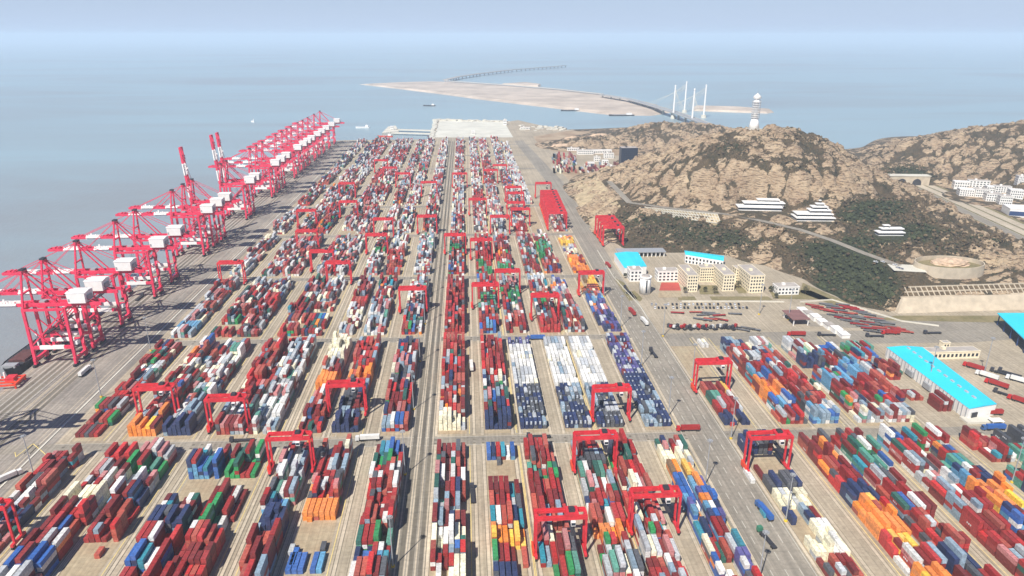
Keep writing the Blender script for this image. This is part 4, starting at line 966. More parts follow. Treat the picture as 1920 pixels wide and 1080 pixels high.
# office compound: three comb wings joined by lower ranges, a stair drum, a hall
block('office_building', 'cream wing at left end of the office compound, five storeys', 1297, 547, 0, 11, 34, 17, 5, 4)
block('office_building', 'cream wing in the middle of the office compound', 1365, 546, 0, 12, 34, 17, 5, 4)
block('office_building', 'cream wing at right end of the office compound', 1417, 549, 0, 15, 34, 18, 5, 5)
block('office_building', 'long cream range between left and middle office wings', 1330, 528, 0, 22, 11, 15, 5, 9)
block('office_building', 'cream range between middle and right office wings', 1390, 530, 0, 14, 11, 15, 5, 6)
block('office_building', 'white open fronted block left of the cream wings behind red court', 1252, 528, 0, 22, 12, 11, 3, 5, 'whitewall')
q = at(1211, 553); r_ = empty('stair_tower', (q[0], q[1], 0)); tag(r_, 'round white stair tower at left of the office compound', 'tower')
b = MB(); b.cyl(0, 5, 0, 17, 5.5, 5.5, 20, 'whitewall'); b.build('drum', r_)
b = MB(); b.cyl(0, 5, 17, 18, 6.2, 6.2, 20, 'whitewall'); b.cyl(0, 5, 18, 19.2, 4.5, 3.5, 20, 'roofgrey'); b.build('roof', r_)
b = MB()
b.box(-.7, .7, -.62, .2, 2, 15.5, 'glass'); b.box(-3.6, -2.6, .6, 1.6, 2, 15, 'grey'); b.box(2.6, 3.6, .6, 1.6, 2, 15, 'grey')
b.build('window_band', r_)
block('office_building', 'low white block beside round tower under the cyan hall', 1192, 528, 0, 13, 14, 12, 3, 3, 'whitewall')
block('office_building', 'small white two storey building right of the cream wings', 1477, 553, 0, 22, 12, 8, 2, 6, 'whitewall')
# red forecourt
b = MB(); p4 = [at(1236, 545), at(1277, 545), at(1272, 530), at(1240, 530)]; b.sheet(p4, .14, 'redcourt') if False else None
M['redcourt'] = mat('red_court', (0.42, 0.07, 0.05), 0.9, 0.1, 0.2)
b = MB(); b.sheet(p4, .14, 'redcourt'); p4 = [at(1234, 558), at(1278, 558), at(1277, 546), at(1236, 546)]; b.sheet(p4, .14, 'earth'); struct(b.build('forecourt'))
# lawns of the compound
b = MB()
for p4 in ([(1190,545),(1205,560),(1200,566),(1170,548)], [(1270,556),(1302,556),(1306,563),(1272,563)], [(1330,556),(1440,556),(1450,563),(1335,563)], [(1310,535),(1340,535),(1350,552),(1312,552)], [(1372,532),(1398,535),(1400,550),(1385,550)], [(1440,540),(1520,545),(1560,562),(1450,560)], [(1150,520),(1170,530),(1195,560),(1180,565)], [(1505,530),(1600,572),(1570,575),(1500,548)]):
    b.sheet([at(*p) for p in p4], .10, 'verge')
p4 = [(1640,600),(1920,606),(1920,592),(1680,592)]; b.sheet([at(*p) for p in p4], .1, 'verge')
struct(b.build('lawn'))
# gym with cyan roof
def hall(name, lab, corners, z, walls='whitewall', roof='cyan', cat='building', doors=None):
    P4 = [at(x, y, z) for x, y in corners]; c0 = (sum(p[0] for p in P4)/4, sum(p[1] for p in P4)/4)
    r_ = empty(name, (c0[0], c0[1], 0)); tag(r_, lab, cat)
    pl = [(p[0]-c0[0], p[1]-c0[1]) for p in P4]
    b = MB(); b.prism([(x*.985, y*.992) for x, y in pl], 0, z-.3, walls); b.build('wall', r_)
    # shallow gable: ridge between the middles of the short ends
    a, bb_, c_, d = pl; m1 = ((a[0]+bb_[0])/2, (a[1]+bb_[1])/2); m2 = ((c_[0]+d[0])/2, (c_[1]+d[1])/2)
    e_ = z-.3; t = z+.9
    V = [(*a, e_), (*bb_, e_), (*c_, e_), (*d, e_), (*m1, t), (*m2, t)]
    b = MB(); b.faces(V, [(1, 2, 5, 4), (3, 0, 4, 5), (0, 1, 4), (2, 3, 5), (3, 2, 1, 0)], roof)
    # consistent outward normals do not matter for diffuse sheets
    b.build('roof', r_)
    return r_, pl
r_, pl = hall('sports_hall', 'white hall with small bright cyan roof by the offices', [(1152, 474), (1196, 472), (1213, 499), (1171, 502)], 10)
r_, pl = hall('dormitory_block', 'long white building with cyan roof against the hill', [(1283, 469), (1285, 477), (1357, 489), (1358, 479)], 10)
b = MB()
x0_, x1_ = pl[1], pl[2]
for i in range(11):
    for zz in (1.0, 5.2):
        t0 = (i+.25)/11; t1 = (i+.7)/11
        a = (x0_[0]+(x1_[0]-x0_[0])*t0, x0_[1]+(x1_[1]-x0_[1])*t0); c_ = (x0_[0]+(x1_[0]-x0_[0])*t1, x0_[1]+(x1_[1]-x0_[1])*t1)
        b.faces([(a[0], a[1]-.25, zz), (c_[0], c_[1]-.25, zz), (c_[0], c_[1]-.25, zz+2.4), (a[0], a[1]-.25, zz+2.4), (a[0], a[1]+.4, zz), (c_[0], c_[1]+.4, zz), (c_[0], c_[1]+.4, zz+2.4), (a[0], a[1]+.4, zz+2.4)], [(0, 1, 2, 3), (3, 2, 6, 7), (0, 3, 7, 4), (1, 5, 6, 2)], 'glass')
b.build('windows_of_front', r_)
# colonnaded garage
q = at(1200, 482); r_ = empty('garage_row', (q[0], q[1], 0), rad(-1)); tag(r_, 'long low garage with dark bays under a grey roof', 'garage')
b = MB(); b.box(-25, 29, 6.2, 14, 0, 5.5, 'whitewall')
for i in range(12): b.box(-25+i*4.8, -24.2+i*4.8, 0, 6.2, 0, 5.5, 'whitewall')
b.build('wall', r_)
b = MB(); b.box(-26, 30, -1, 15, 5.5, 6.3, 'grey'); b.build('roof', r_)
b = MB()
for i in range(11): b.box(-24+i*4.8, -20.1+i*4.8, 6.0, 6.15, 0, 4.5, 'dark')
b.build('garage_door', r_)
# big cyan shed
r_, pl = hall('warehouse', 'long white warehouse with bright cyan roof on the right', [(1662, 650), (1730, 650), (1870, 757), (1818, 766)], 9)
d = pl[3]; c_ = pl[2]
b = MB()
t = Vector((c_[0]-d[0], c_[1]-d[1], 0)); t.normalize()
b.faces([(d[0]+t.x*3, d[1]+t.y*3-.3, 0), (d[0]+t.x*8, d[1]+t.y*8-.3, 0), (d[0]+t.x*8, d[1]+t.y*8-.3, 5), (d[0]+t.x*3, d[1]+t.y*3-.3, 5), (d[0]+t.x*3, d[1]+t.y*3+1, 5), (d[0]+t.x*8, d[1]+t.y*8+1, 5)], [(0, 1, 2, 3), (3, 2, 5, 4)], 'dark')
b.build('loading_door', r_)
a_ = pl[0]; b = MB()
for k in range(24):
    f_ = (k+.5)/24; x = a_[0]+(d[0]-a_[0])*f_-.12; y = a_[1]+(d[1]-a_[1])*f_; b.box(x-.2, x+.4, y-.2, y+.2, 0, 8.6, 'grey')
b.build('downpipes', r_)
for k in range(11):
    f_ = (k+.7)/12; mx_ = (a_[0]+(d[0]-a_[0])*f_+pl[1][0]+(pl[2][0]-pl[1][0])*f_)/2; my_ = (a_[1]+(d[1]-a_[1])*f_+pl[1][1]+(pl[2][1]-pl[1][1])*f_)/2
    b = MB(); b.box(mx_-.7, mx_+.7, my_-1.6, my_+1.6, 9.7, 10.7, 'silver'); b.build('roof_vent', r_)
for k in range(4):
    f_ = (k+.6)/4.6; b = MB(); x = a_[0]+(d[0]-a_[0])*f_; y = a_[1]+(d[1]-a_[1])*f_; b.box(x-1.6, x+.2, y-4, y+4, 1.2, 5.2, 'grey'); b.build('shutter', r_)
b = MB(); b.box(-19, -14, -48, 38, 0, 1.2, 'paleconc') if False else None
# loading dock at its near end
q = at(1838, 795); r_ = empty('loading_dock', (q[0], q[1], 0)); tag(r_, 'pale concrete loading dock in front of the cyan warehouse', 'loading dock')
b = MB(); b.box(-9, 11, 0, 8, 0, 1.5, 'paleconc'); b.build('platform', r_); b = MB(); b.box(6, 14, -3, 2, 2.8, 3.2, 'white')
for x in (6.3, 13.3): b.box(x, x+.4, -2.8, -2.4, 0, 2.8, 'white')
b.build('canopy', r_)
r_ = block('store_building', 'low cream building beyond the big cyan warehouse', 1788, 673, 0, 42, 9, 6, 1, 12, 'cream', 'roofgrey')
block('store_building', 'tiny cream hut behind the low cream building', 1774, 652, 0, 6, 5, 4, 1, 2, 'cream', 'roofgrey', sidew=False)
# open sided cyan shed at the right edge
P4 = [at(1870, 587, 11), at(1925, 640, 11), at(2150, 640, 11), at(2100, 587, 11)]
r_ = empty('truck_shed', (P4[0][0], P4[0][1], 0)); tag(r_, 'open truck shed with cyan roof at the right edge', 'shed')
pl = [(p[0]-P4[0][0], p[1]-P4[0][1]) for p in P4]
b = MB(); b.prism(pl, 10.4, 11.2, 'cyan'); b.build('roof', r_)
b = MB(); b.prism([(x*.99+.5, y*.95+(-1)) for x, y in pl], 9.6, 10.4, 'dark'); b.build('roof_truss', r_)
b = MB()
for k in range(5):
    f_ = k/4; x = pl[0][0]+(pl[1][0]-pl[0][0])*f_+1; y = pl[0][1]+(pl[1][1]-pl[0][1])*f_*.95-2; b.box(x, x+.7, y, y+.7, 0, 9.6, 'navy')
b.box(12, 13, -40, -4, 0, 9.6, 'navy'); b.build('column', r_)

# layered white buildings on the hillside
def tiers(name, lab, q, rz, lv, cat='building'):
    r_ = empty(name, q, rz); tag(r_, lab, cat)
    z = -4
    for i, (x0, x1, y0, y1, h) in enumerate(lv):
        b = MB(); z0 = 0 if i else -4
        b.box(x0+1.2, x1-1.2, y0+1.2, y1-1.2, z, z+h+(4 if not i else 0), 'whitewall'); zt = z+h+(4 if not i else 0)
        b.build('wall', r_)
        g = MB(); g.box(x0+1.05, x1-1.05, y0+1.05, y1-1.05, zt-h*.66, zt-h*.12, 'glass'); g.build('window_band', r_)
        s = MB(); s.box(x0, x1, y0, y1, zt, zt+.9, 'white'); s.build('terrace_slab', r_)
        z = zt+.9
    return r_
tiers('hillside_hotel', 'stepped white building shaped like ship decks on the hillside', (pads[1][0], pads[1][1]-14, 30), rad(-6), [(-25, 22, 0, 22, 3.4), (-24, 20, 3, 20, 3.2), (-8, 18, 5, 19, 3.2), (-5, 14, 7, 18, 3.0), (0, 10, 9, 16, 2.6), (3, 6, 11, 14, 3)])
tiers('hillside_lodge', 'long low white building with dark window band left of decks', (pads[0][0]-3, pads[0][1]-8, 30), rad(-9), [(-30, 26, 0, 18, 4.0), (-22, 30, 6, 20, 3.4), (-4, 24, 10, 20, 2.6)])
tiers('hillside_villa', 'small two tier white villa lower on the hillside', (pads[2][0], pads[2][1]-6, 32), rad(-4), [(-15, 15, 0, 11, 3.2), (-11, 14, 2, 10, 3.0), (-8, -1, 4, 9, 2.4)])

# lighthouse
q = pads[3]; r_ = empty('observation_tower', (q[0], q[1], 100.5)); tag(r_, 'white observation tower with ringed shaft on the summit', 'tower')
b = MB(); b.cyl(0, 0, -6, 1.2, 17, 15, 28, 'paleconc'); b.build('plinth', r_)
b = MB(); b.cyl(0, 0, 1, 18, 9, 5.0, 24, 'white'); b.build('base_cone', r_)
b = MB(); b.cyl(0, 0, 18, 46, 4.0, 4.0, 16, 'white'); b.build('shaft', r_)
b = MB()
for k in range(8): b.cyl(0, 0, 19+k*3.4, 19.7+k*3.4, 6.6, 6.6, 24, 'white')
for k in range(12): b.beam((6.3*math.cos(k*math.pi/6), 6.3*math.sin(k*math.pi/6), 17.5), (6.3*math.cos(k*math.pi/6+.25), 6.3*math.sin(k*math.pi/6+.25), 46), .3, .3, 'silver')
b.build('lattice_rings', r_)
b = MB()
for k in range(7):
    t = k/6*math.pi; b.cyl(0, 0, 46+k*1.4, 46+(k+1)*1.4, 2+4.2*math.sin(t*.93+.12), 2+4.2*math.sin(min(math.pi, (k+1)/6*math.pi*.93+.12)) if k < 6 else .8, 20, 'white')
b.build('lantern_pod', r_)
b = MB(); b.cyl(0, 0, 55.5, 62, .35, .1, 6, 'grey'); b.build('mast', r_)

# dark glass block and the low buildings behind the hill
M['darkclad'] = mat('dark_blue_cladding', (0.012, 0.022, 0.045), .4, .1, .1); M['mull'] = mat('mullion', (0.03, 0.045, 0.07), .5); r_ = block('glass_block', 'dark blue glass block standing alone behind the hill', 1179, 313, 0, 32, 20, 36, 0, 0, 'darkclad', 'roofgrey')
b = MB()
for k in range(9): b.box(-16.1, 16.1, -.12, 0, k*4, k*4+.35, 'mull')
for k in range(9): b.box(-16+k*4-.1, -16+k*4+.1, -.14, 0, 0, 36, 'mull')
b.build('mullion', r_)
rb = random.Random(9)
lows = [(1098, 290, 34, 16, 9, 'long white shed beside a container park behind the hill'), (1075, 283, 26, 8, 6, 'low cream shed far behind the hill'), (1120, 303, 12, 10, 9, 'small white house left of the glass block'), (1135, 309, 12, 10, 8, 'white house nearest the foot of the hill'), (1142, 297, 20, 12, 10, 'white house directly left of the glass block'),
        (1108, 312, 14, 10, 7, 'low white house with grey roof left of two others'), (1130, 288, 40, 10, 7, 'long pale shed behind the white houses'), (947, 234, 10, 8, 14, 'white cube building on the far platform'), (887, 252, 9, 8, 8, 'small white hut on the far pale platform'), (735, 244, 8, 8, 10, 'white control hut on the far pier'),
        (985, 243, 26, 12, 6, 'low white sheds along the far shore'), (1150, 318, 26, 10, 6, 'dark roofed shed at the foot of the cut slope')]
for px, py, W__, D__, H__, lb in lows:
    block('low_building', lb, px, py, 0, W__, D__, H__, 2 if H__ > 7 else 1, max(3, int(W__/4)), 'whitewall', 'roofgrey' if rb.random() < .5 else 'white', sidew=False)
# valley town
town = [(1803, 352, 22, 14, 9, 'white house at left end of the valley group'), (1835, 352, 30, 12, 11, 'long white building with dark upper windows in the valley'), (1812, 368, 20, 16, 10, 'white house close to the expressway'), (1840, 370, 18, 14, 12, 'taller white block in mid valley group'), (1862, 378, 20, 14, 11, 'white block right of the tall one'),
        (1885, 384, 16, 14, 12, 'white block near the blue shed'), (1880, 362, 22, 12, 10, 'white building behind the front valley row'), (1905, 372, 18, 14, 12, 'white block second from the right edge'), (1915, 352, 14, 14, 18, 'grey tower block at the right edge'), (1860, 360, 16, 12, 8, 'low white house at the centre of valley group')]
for px, py, W__, D__, H__, lb in town:
    block('town_building', lb, px, py, 9, W__, D__, H__, max(2, int(H__/3.3)), 6, 'whitewall', 'roofgrey' if rb.random() < .6 else 'white', rz=rad(-20), cat='building', group='white buildings in the valley')
r_ = block('blue_shed', 'blue ended shed with white roof at the right edge', 1912, 405, 8.5, 26, 30, 9, 0, 0, 'white', 'white', rz=rad(-20))
b = MB(); b.box(-13.1, 13.1, -.15, 0, 0, 6, 'navy'); b.build('blue_end_panel', r_)

# ------------------------------------------------------------------ far end: platform, pier, spit, bridge
b = MB(); P4 = [at(815, 226), at(948, 229), at(968, 257), at(812, 259)]
M['platform'] = mat('pale_green_platform', (0.60, 0.585, 0.50), 0.9, 0.14, 0.02)
b.sheet([(-78, 1770), (120, 1760), (116, 2085), (-76, 2140)], .1, 'platform'); struct(b.build('platform_paving'))
b = MB(); rr = random.Random(2)
for k in range(46):
    t = k/45; x = -90+215*t; y = 2150-55*t; b.obox(x, y+rr.uniform(-12, 10), -5, rr.uniform(6, 14), rr.uniform(8, 26), 5+rr.uniform(1, 4), rr.uniform(0, 3), 'paleconc')
for k in range(34):
    q = at(972+rr.uniform(0, 90), 236+rr.uniform(0, 9)); b.obox(q[0], q[1], -2, rr.uniform(5, 16), rr.uniform(5, 18), 2+rr.uniform(.6, 3.5), rr.uniform(0, 3), 'paleconc')
for k in range(26): b.obox(-84+rr.uniform(-4, 3), 1760+k*15, -5, 8, 12, 7, rr.uniform(0, 3), 'paleconc')
ob = b.build('riprap'); ob['kind'] = 'stuff'
r_ = empty('far_pier', (0, 0, 0)); tag(r_, 'pale concrete pier and breakwater before the far platform', 'pier')
b = MB(); b.prism([at(p_[0], p_[1]) [:2] for p_ in ((716, 250), (728, 238), (742, 236), (748, 247))], -6, 1.2, 'paleconc'); b.build('pier_head', r_)
b = MB(); b.beam((*at(742, 243)[:2], 0), (*at(812, 245)[:2], 0), 12, 2.4, 'paleconc'); b.beam((*at(735, 249)[:2], 0), (*at(812, 251)[:2], 0), 12, 2.4, 'paleconc'); b.build('breakwater_arm', r_)
# sand spit with a real, low surface
def island(name, out, top, m_='sand'):
    b = MB(); P = [at(x, y, -5)[:2] for x, y in out]; n_ = len(P); cx = sum(p[0] for p in P)/n_; cy = sum(p[1] for p in P)/n_
    inn = [(cx+(p[0]-cx)*.93, cy+(p[1]-cy)*.90) for p in P]
    a = sum(P[i][0]*P[(i+1) % n_][1]-P[(i+1) % n_][0]*P[i][1] for i in range(n_))
    if a < 0: P = P[::-1]; inn = inn[::-1]
    vs = [(p[0], p[1], -6) for p in P]+[(p[0], p[1], top) for p in inn]
    b.faces(vs, [(i, (i+1) % n_, n_+(i+1) % n_, n_+i) for i in range(n_)]+[tuple(range(n_, 2*n_))], m_)
    return struct(b.build(name))
island('sand_spit', [(672, 158), (740, 154.5), (800, 153), (870, 155), (940, 160), (1030, 168), (1120, 178), (1180, 186), (1235, 197), (1262, 212), (1225, 218), (1150, 217), (1075, 208), (1000, 199), (900, 187), (820, 176), (740, 166)], 2)
island('sand_bank', [(1300, 200), (1380, 202), (1445, 207), (1452, 211), (1440, 213), (1380, 211), (1300, 208)], 1, 'sand')
island('sand_bank', [(940, 160), (985, 157), (1015, 161), (1010, 164)], 5, 'sand')
# far sea bridge
def bridge(name, lab, path, zdeck, wd, npier, deckm='grey', piers='paleconc', th_=2.0):
    r_ = empty(name, (0, 0, 0)); tag(r_, lab, 'bridge')
    P = [Vector(at(x, y, zdeck)) for x, y in path]; P = dens(P, 60)
    b = MB()
    for a, c_ in zip(P[:-1], P[1:]): b.beam(a, c_, wd, th_, deckm)
    b.build('deck', r_)
    b = MB(); n_ = len(P)
    for i in range(0, n_, max(1, n_//npier)): b.box(P[i].x-3, P[i].x+3, P[i].y-2, P[i].y+2, -6, zdeck-1, piers)
    b.build('piers', r_)
    for s_ in (-1, 1):
        b = MB()
        for a, c_ in zip(P[:-1], P[1:]):
            t = (c_-a).normalized(); o_ = Vector((-t.y, t.x, 0))*s_*(wd/2-.4); b.beam(a+o_+Vector((0, 0, th_/2+.6)), c_+o_+Vector((0, 0, th_/2+.6)), .5, 1.0, 'paleconc')
        b.build('parapet', r_)
    return r_, P
br, PB = bridge('cable_stayed_bridge', 'grey cable stayed bridge with four slim white pylons', [(1130, 178), (1180, 186), (1215, 196), (1260, 209), (1300, 223), (1345, 240), (1420, 262)], 12, 26, 14)
pyl = [((1262, 222), 5), ((1283, 211), 5), ((1297, 233), 5), ((1319, 221), 5)]
tops = []
for (px, py), z in pyl:
    q = at(px, py, -5); b = MB(); b.cyl(q[0], q[1], -6, 4, 9, 7, 12, 'paleconc'); b.cyl(q[0], q[1], 4, 92, 3.0, 2.1, 10, 'white'); b.cyl(q[0], q[1], 92, 96, 2.8, 2.4, 10, 'white'); b.build('pylon', br); tops.append((q[0], q[1]))
b = MB()
for k, t in enumerate(tops):
    for j in range(8):
        for s_ in (-1, 1):
            # nearest deck point
            best = min(range(len(PB)), key=lambda i: (PB[i].x-t[0])**2+(PB[i].y-t[1])**2)
            i2 = min(len(PB)-1, max(0, best)); d = (PB[min(i2+1, len(PB)-1)]-PB[max(i2-1, 0)]).normalized()
            e_ = PB[i2]+d*s_*(14+j*13); b.beam((t[0], t[1], 90-j*2.5), (e_.x, e_.y, 13.5), .22, .22, 'paleconc')
b.build('stay_cables', br)
bridge('sea_bridge', 'long dark low bridge far out at sea, fading in haze', [(835, 150), (860, 144), (900, 138), (960, 131), (1060, 123)], 9, 30, 60, 'roofgrey', 'roofgrey', 3)
r_ = bridge('spit_causeway', 'dark raised road along the back of the sand spit', [(835, 152), (940, 159), (1040, 167), (1130, 177)], 5, 16, 30, 'grey', 'grey', 3)

# ------------------------------------------------------------------ ships and boats
M['rust'] = mat('rusty_hatch_paint', (0.10, 0.035, 0.03), 0.8, 0.3, 0.3)
def hullshape(L_, B_, H_, n_=18, bow=.22, stern=.05):
    secs = []
    for i in range(n_+1):
        t = i/n_; w_ = B_/2
        if t > 1-bow: w_ *= math.sqrt(max(.0, 1-((t-(1-bow))/bow)**2))+.02
        if t < stern: w_ *= .8+.2*t/stern
        secs.append((-L_/2+L_*t, w_))
    return secs
def make_ship(name, lab, x, y, L_, B_, H_, hullm, deckm, rz, sup, cat='ship'):
    r_ = empty(name, (x, y, -5), rz); tag(r_, lab, cat)
    secs = hullshape(L_, B_, H_); b = MB(); vs = []
    for u, w_ in secs: vs += [(w_, u, H_+(.5 if u > L_*.35 else 0)), (w_*.78, u*.97, -1.5), (-w_*.78, u*.97, -1.5), (-w_, u, H_+(.5 if u > L_*.35 else 0))]
    n_ = len(secs); fs = []
    for i in range(n_-1):
        a = 4*i; c_ = 4*(i+1)
        for k in range(3): fs.append((a+k, a+k+1, c_+k+1, c_+k))
    fs += [(3, 2, 1, 0), (4*n_-4, 4*n_-3, 4*n_-2, 4*n_-1)]
    b.faces(vs, fs, hullm); b.build('hull', r_)
    b = MB(); dv = [(w_*.97, u, H_-.5) for u, w_ in secs]+[(-w_*.97, u, H_-.5) for u, w_ in secs]
    b.faces(dv, [(i, i+1, n_+i+1, n_+i) for i in range(n_-1)], deckm); b.build('deck', r_)
    for nm, x0, x1, y0, y1, z0, z1, m_ in sup:
        b = MB(); b.box(x0, x1, y0, y1, H_-.5+z0, H_-.5+z1, m_); b.build(nm, r_)
    return r_
make_ship('cargo_ship', 'black hulled ship with white superstructure moored behind front cranes', -352.5, 562, 130, 20, 8, 'black_hull', 'dark', math.pi,
          [('hatch_cover', -6, 6, 30, 50, 0, 1.6, 'rust'), ('hatch_cover', -7, 7, -25, 18, 0, 2, 'rust'), ('superstructure', -8, 8, -54, -34, 0, 9, 'white'), ('bridge_deck', -9.5, 9.5, -50, -38, 9, 12.5, 'white'), ('bridge_window', -9.6, 9.6, -38.0, -37.8, 10, 11.6, 'glass'), ('funnel', -2, 2, -56, -52, 0, 13, 'orange_red'), ('mast', -.3, .3, -45, -44.4, 12.5, 20, 'white'), ('deck_crane', -.6, .6, 19, 20.4, 0, 14, 'white'), ('forecastle', -5, 5, 55, 61, 0, 2, 'grey')])
q = at(14, 722); r_ = empty('lifting_frame', (q[0], q[1], .1), 0.1); tag(r_, 'orange red steel lifting frame standing on the quay at the left edge', 'lifting frame')
for x in (-9, 9):
    b = MB(); b.box(x-.8, x+.8, -8, 8, 2.2, 4.0, 'orange_red'); b.build('side_beam', r_)
    for y in (-7, 7): b = MB(); b.box(x-.5, x+.5, y-.5, y+.5, 0, 2.2, 'orange_red'); b.build('leg', r_)
for y in (-7.4, -2.5, 2.5, 7.4): b = MB(); b.box(-8.2, 8.2, y-.5, y+.5, 2.5, 3.7, 'orange_red'); b.build('cross_beam', r_)
for x in (-5.5, -2.5): b = MB(); b.box(x-.5, x+.5, 3.5, 4.5, 3.7, 8.5, 'white'); b.build('post', r_)
b = MB(); b.box(0, 6, -2, 5, 3.7, 6, 'red2'); b.build('winch_house', r_)
for px, py, L_, lb, hm, rz in ((680, 240, 40, 'small white workboat off the far quay', 'white', 1.5), (805, 199, 46, 'dark small boat in the channel before the spit', 'black_hull', 1.4), (1070, 208, 70, 'dark barge close under the sand spit', 'black_hull', 1.6), (1165, 217, 84, 'long dark barge at right end of the spit', 'black_hull', 1.57), (722, 257, 40, 'red barge beside the far pier', 'orange_red', 1.5), (474, 229, 14, 'tiny white boat alone out on the open sea', 'white', 1.0)):
    q = at(px, py, -5)
    make_ship('boat', lb, q[0], q[1], L_, L_*.22, 3.5, hm, 'grey', rz, [('deckhouse', -L_*.07, L_*.07, -L_*.4, -L_*.2, 0, 5, 'white'), ('mast', -.25, .25, -L_*.3, -L_*.3+.5, 5, 10, 'white')], 'boat')

# ------------------------------------------------------------------ light masts
def make_mast():
    r_ = empty('light_mast', (0, 0, 0)); b = MB(); b.cyl(0, 0, 0, 30, .38, .18, 8, 'grey'); b.build('pole', r_)
    b = MB(); b.cyl(0, 0, 0, .9, .9, .9, 8, 'yellow'); b.build('footing', r_)
    b = MB(); b.cyl(0, 0, 29.2, 29.6, .9, .9, 10, 'grey'); 
    for k in range(8): b.obox(1.3*math.cos(k*math.pi/4), 1.3*math.sin(k*math.pi/4), 28.8, .5, .6, .5, k*math.pi/4, 'grey')
    b.build('lamp_ring', r_)
    return tmpl(r_)
mast = make_mast()
ml = [(-39.6, 272+75*k, f'{ORD[k]} light mast from front along the central corridor') for k in range(8)]
ml += [(132.5, 250+76*k, f'{ORD[k]} light mast from front beside right hand road') for k in range(6)]
ml += [(164.5, 292+80*k, f'{ORD[k]} light mast from front on outer side of right road') for k in range(4)]
ml += [(*at(p_[0], p_[1])[:2], lb) for p_, lb in (((190, 745), 'light mast on quay apron before the nearest crane'), ((283, 658), 'light mast beside quay kerb behind the second crossroad'), ((66, 900), 'light mast beside yellow lines at lower left'), ((1845, 700), 'light mast right of the low cream building'), ((1741, 718), 'light mast beside the cyan warehouse'), ((1897, 905), 'light mast near the right edge among green boxes'), ((1423, 590), 'light mast in the truck park by the offices'), ((1478, 600), 'light mast near the truck gate'))]
fm = True
for x, y, lb in ml:
    if fm: r_ = mast[0]; r_.location = (x, y, .2); fm = False
    else: r_ = copy_tree(mast, (x, y, .2))
    tag(r_, lb, 'light mast', 'tall light masts around the yard')

# ------------------------------------------------------------------ vehicles
def wheels(mb_parent, ys, w_, r_=.5):
    for sx in (-1, 1):
        b = MB()
        for y in ys:
            n_ = 8; vs = [(sx*w_-.15, y+r_*math.cos(i*math.pi/4), r_+r_*math.sin(i*math.pi/4)) for i in range(n_)]+[(sx*w_+.15, y+r_*math.cos(i*math.pi/4), r_+r_*math.sin(i*math.pi/4)) for i in range(n_)]
            b.faces(vs, [(i, (i+1) % n_, n_+(i+1) % n_, n_+i) for i in range(n_)]+[tuple(range(n_)), tuple(range(n_, 2*n_))], 'rubber')
        b.build('wheels', mb_parent)
def make_truck(cabcol, bed, bedcol=None):
    r_ = empty('container_truck', (0, 0, 0))
    b = MB(); b.box(-1.25, 1.25, 5.4, 7.6, .7, 3.4, 'attrbox', cabcol, taper=0.08); b.box(-1.1, 1.1, 7.6, 7.9, .7, 1.7, 'attrbox', cabcol); c_ = b.build('cab', r_)
    g = MB(); g.box(-1.1, 1.1, 7.55, 7.68, 2.1, 3.1, 'glass'); g.build('windscreen', c_)
    b = MB(); b.box(-.5, .5, -7.5, 5.6, .8, 1.15, 'dark'); b.box(-1.22, 1.22, -7.5, 5.0, 1.15, 1.4, 'dark'); b.build('chassis', r_)
    if bed: b = MB(); b.box(-1.22, 1.22, -7.4, 4.8, 1.42, 4.0, 'attrbox', bedcol); b.build('load_box', r_)
    wheels(r_, (6.6, 4.2, 3.0, -5.5, -6.7), 1.1)
    return tmpl(r_)
def make_trailer(col):
    r_ = empty('flatbed_trailer', (0, 0, 0)); b = MB(); b.box(-1.22, 1.22, -6.2, 6.2, 1.15, 1.4, 'attrbox', col); b.box(-.5, .5, -6.2, 6.2, .8, 1.15, 'dark'); b.build('bed', r_)
    wheels(r_, (-5.4, -4.2), 1.1); b = MB(); b.box(-.9, -.7, 4, 4.3, 0, .8, 'grey'); b.box(.7, .9, 4, 4.3, 0, .8, 'grey'); b.build('landing_leg', r_); return tmpl(r_)
def make_car(col):
    r_ = empty('parked_car', (0, 0, 0)); b = MB(); b.box(-.9, .9, -2.2, 2.2, .3, .9, 'attrbox', col); b.faces([(-.85, -1.7, .9), (.85, -1.7, .9), (.85, 1.1, .9), (-.85, 1.1, .9), (-.7, -1.2, 1.45), (.7, -1.2, 1.45), (.7, .5, 1.45), (-.7, .5, 1.45)], [(4, 5, 6, 7)], 'attrbox', col); b.build('body', r_)
    g = MB(); g.faces([(-.85, -1.7, .9), (.85, -1.7, .9), (.85, 1.1, .9), (-.85, 1.1, .9), (-.7, -1.2, 1.44), (.7, -1.2, 1.44), (.7, .5, 1.44), (-.7, .5, 1.44)], [(0, 1, 5, 4), (1, 2, 6, 5), (2, 3, 7, 6), (3, 0, 4, 7)], 'glass'); g.build('windows', r_)
    wheels(r_, (-1.4, 1.4), .8, .32); return tmpl(r_)
TR = {'red': make_truck((.5, .02, .02), True, PAL['dark red']), 'dark': make_truck((.05, .05, .06), False), 'blue': make_truck((.05, .12, .3), True, PAL['blue']), 'green': make_truck((.05, .2, .12), False), 'white': make_truck((.7, .7, .68), True, PAL['white'])}
TC = {}
for k_, c_k in (('red', (.4, .03, .03)), ('dark', (.06, .06, .07)), ('white', (.65, .65, .62))):
    r_ = empty('truck_tractor', (0, 0, 0)); b = MB(); b.box(-1.25, 1.25, 1.0, 3.2, .7, 3.3, 'attrbox', c_k, taper=.08); c_ = b.build('cab', r_); g = MB(); g.box(-1.1, 1.1, 3.12, 3.25, 2.1, 3.0, 'glass'); g.build('windscreen', c_)
    b = MB(); b.box(-.5, .5, -3.2, 1.0, .8, 1.2, 'dark'); b.box(-.9, .9, -2.6, -1.2, 1.2, 1.45, 'dark'); b.build('chassis', r_); wheels(r_, (2.2, -1.2, -2.5), 1.1); TC[k_] = tmpl(r_)
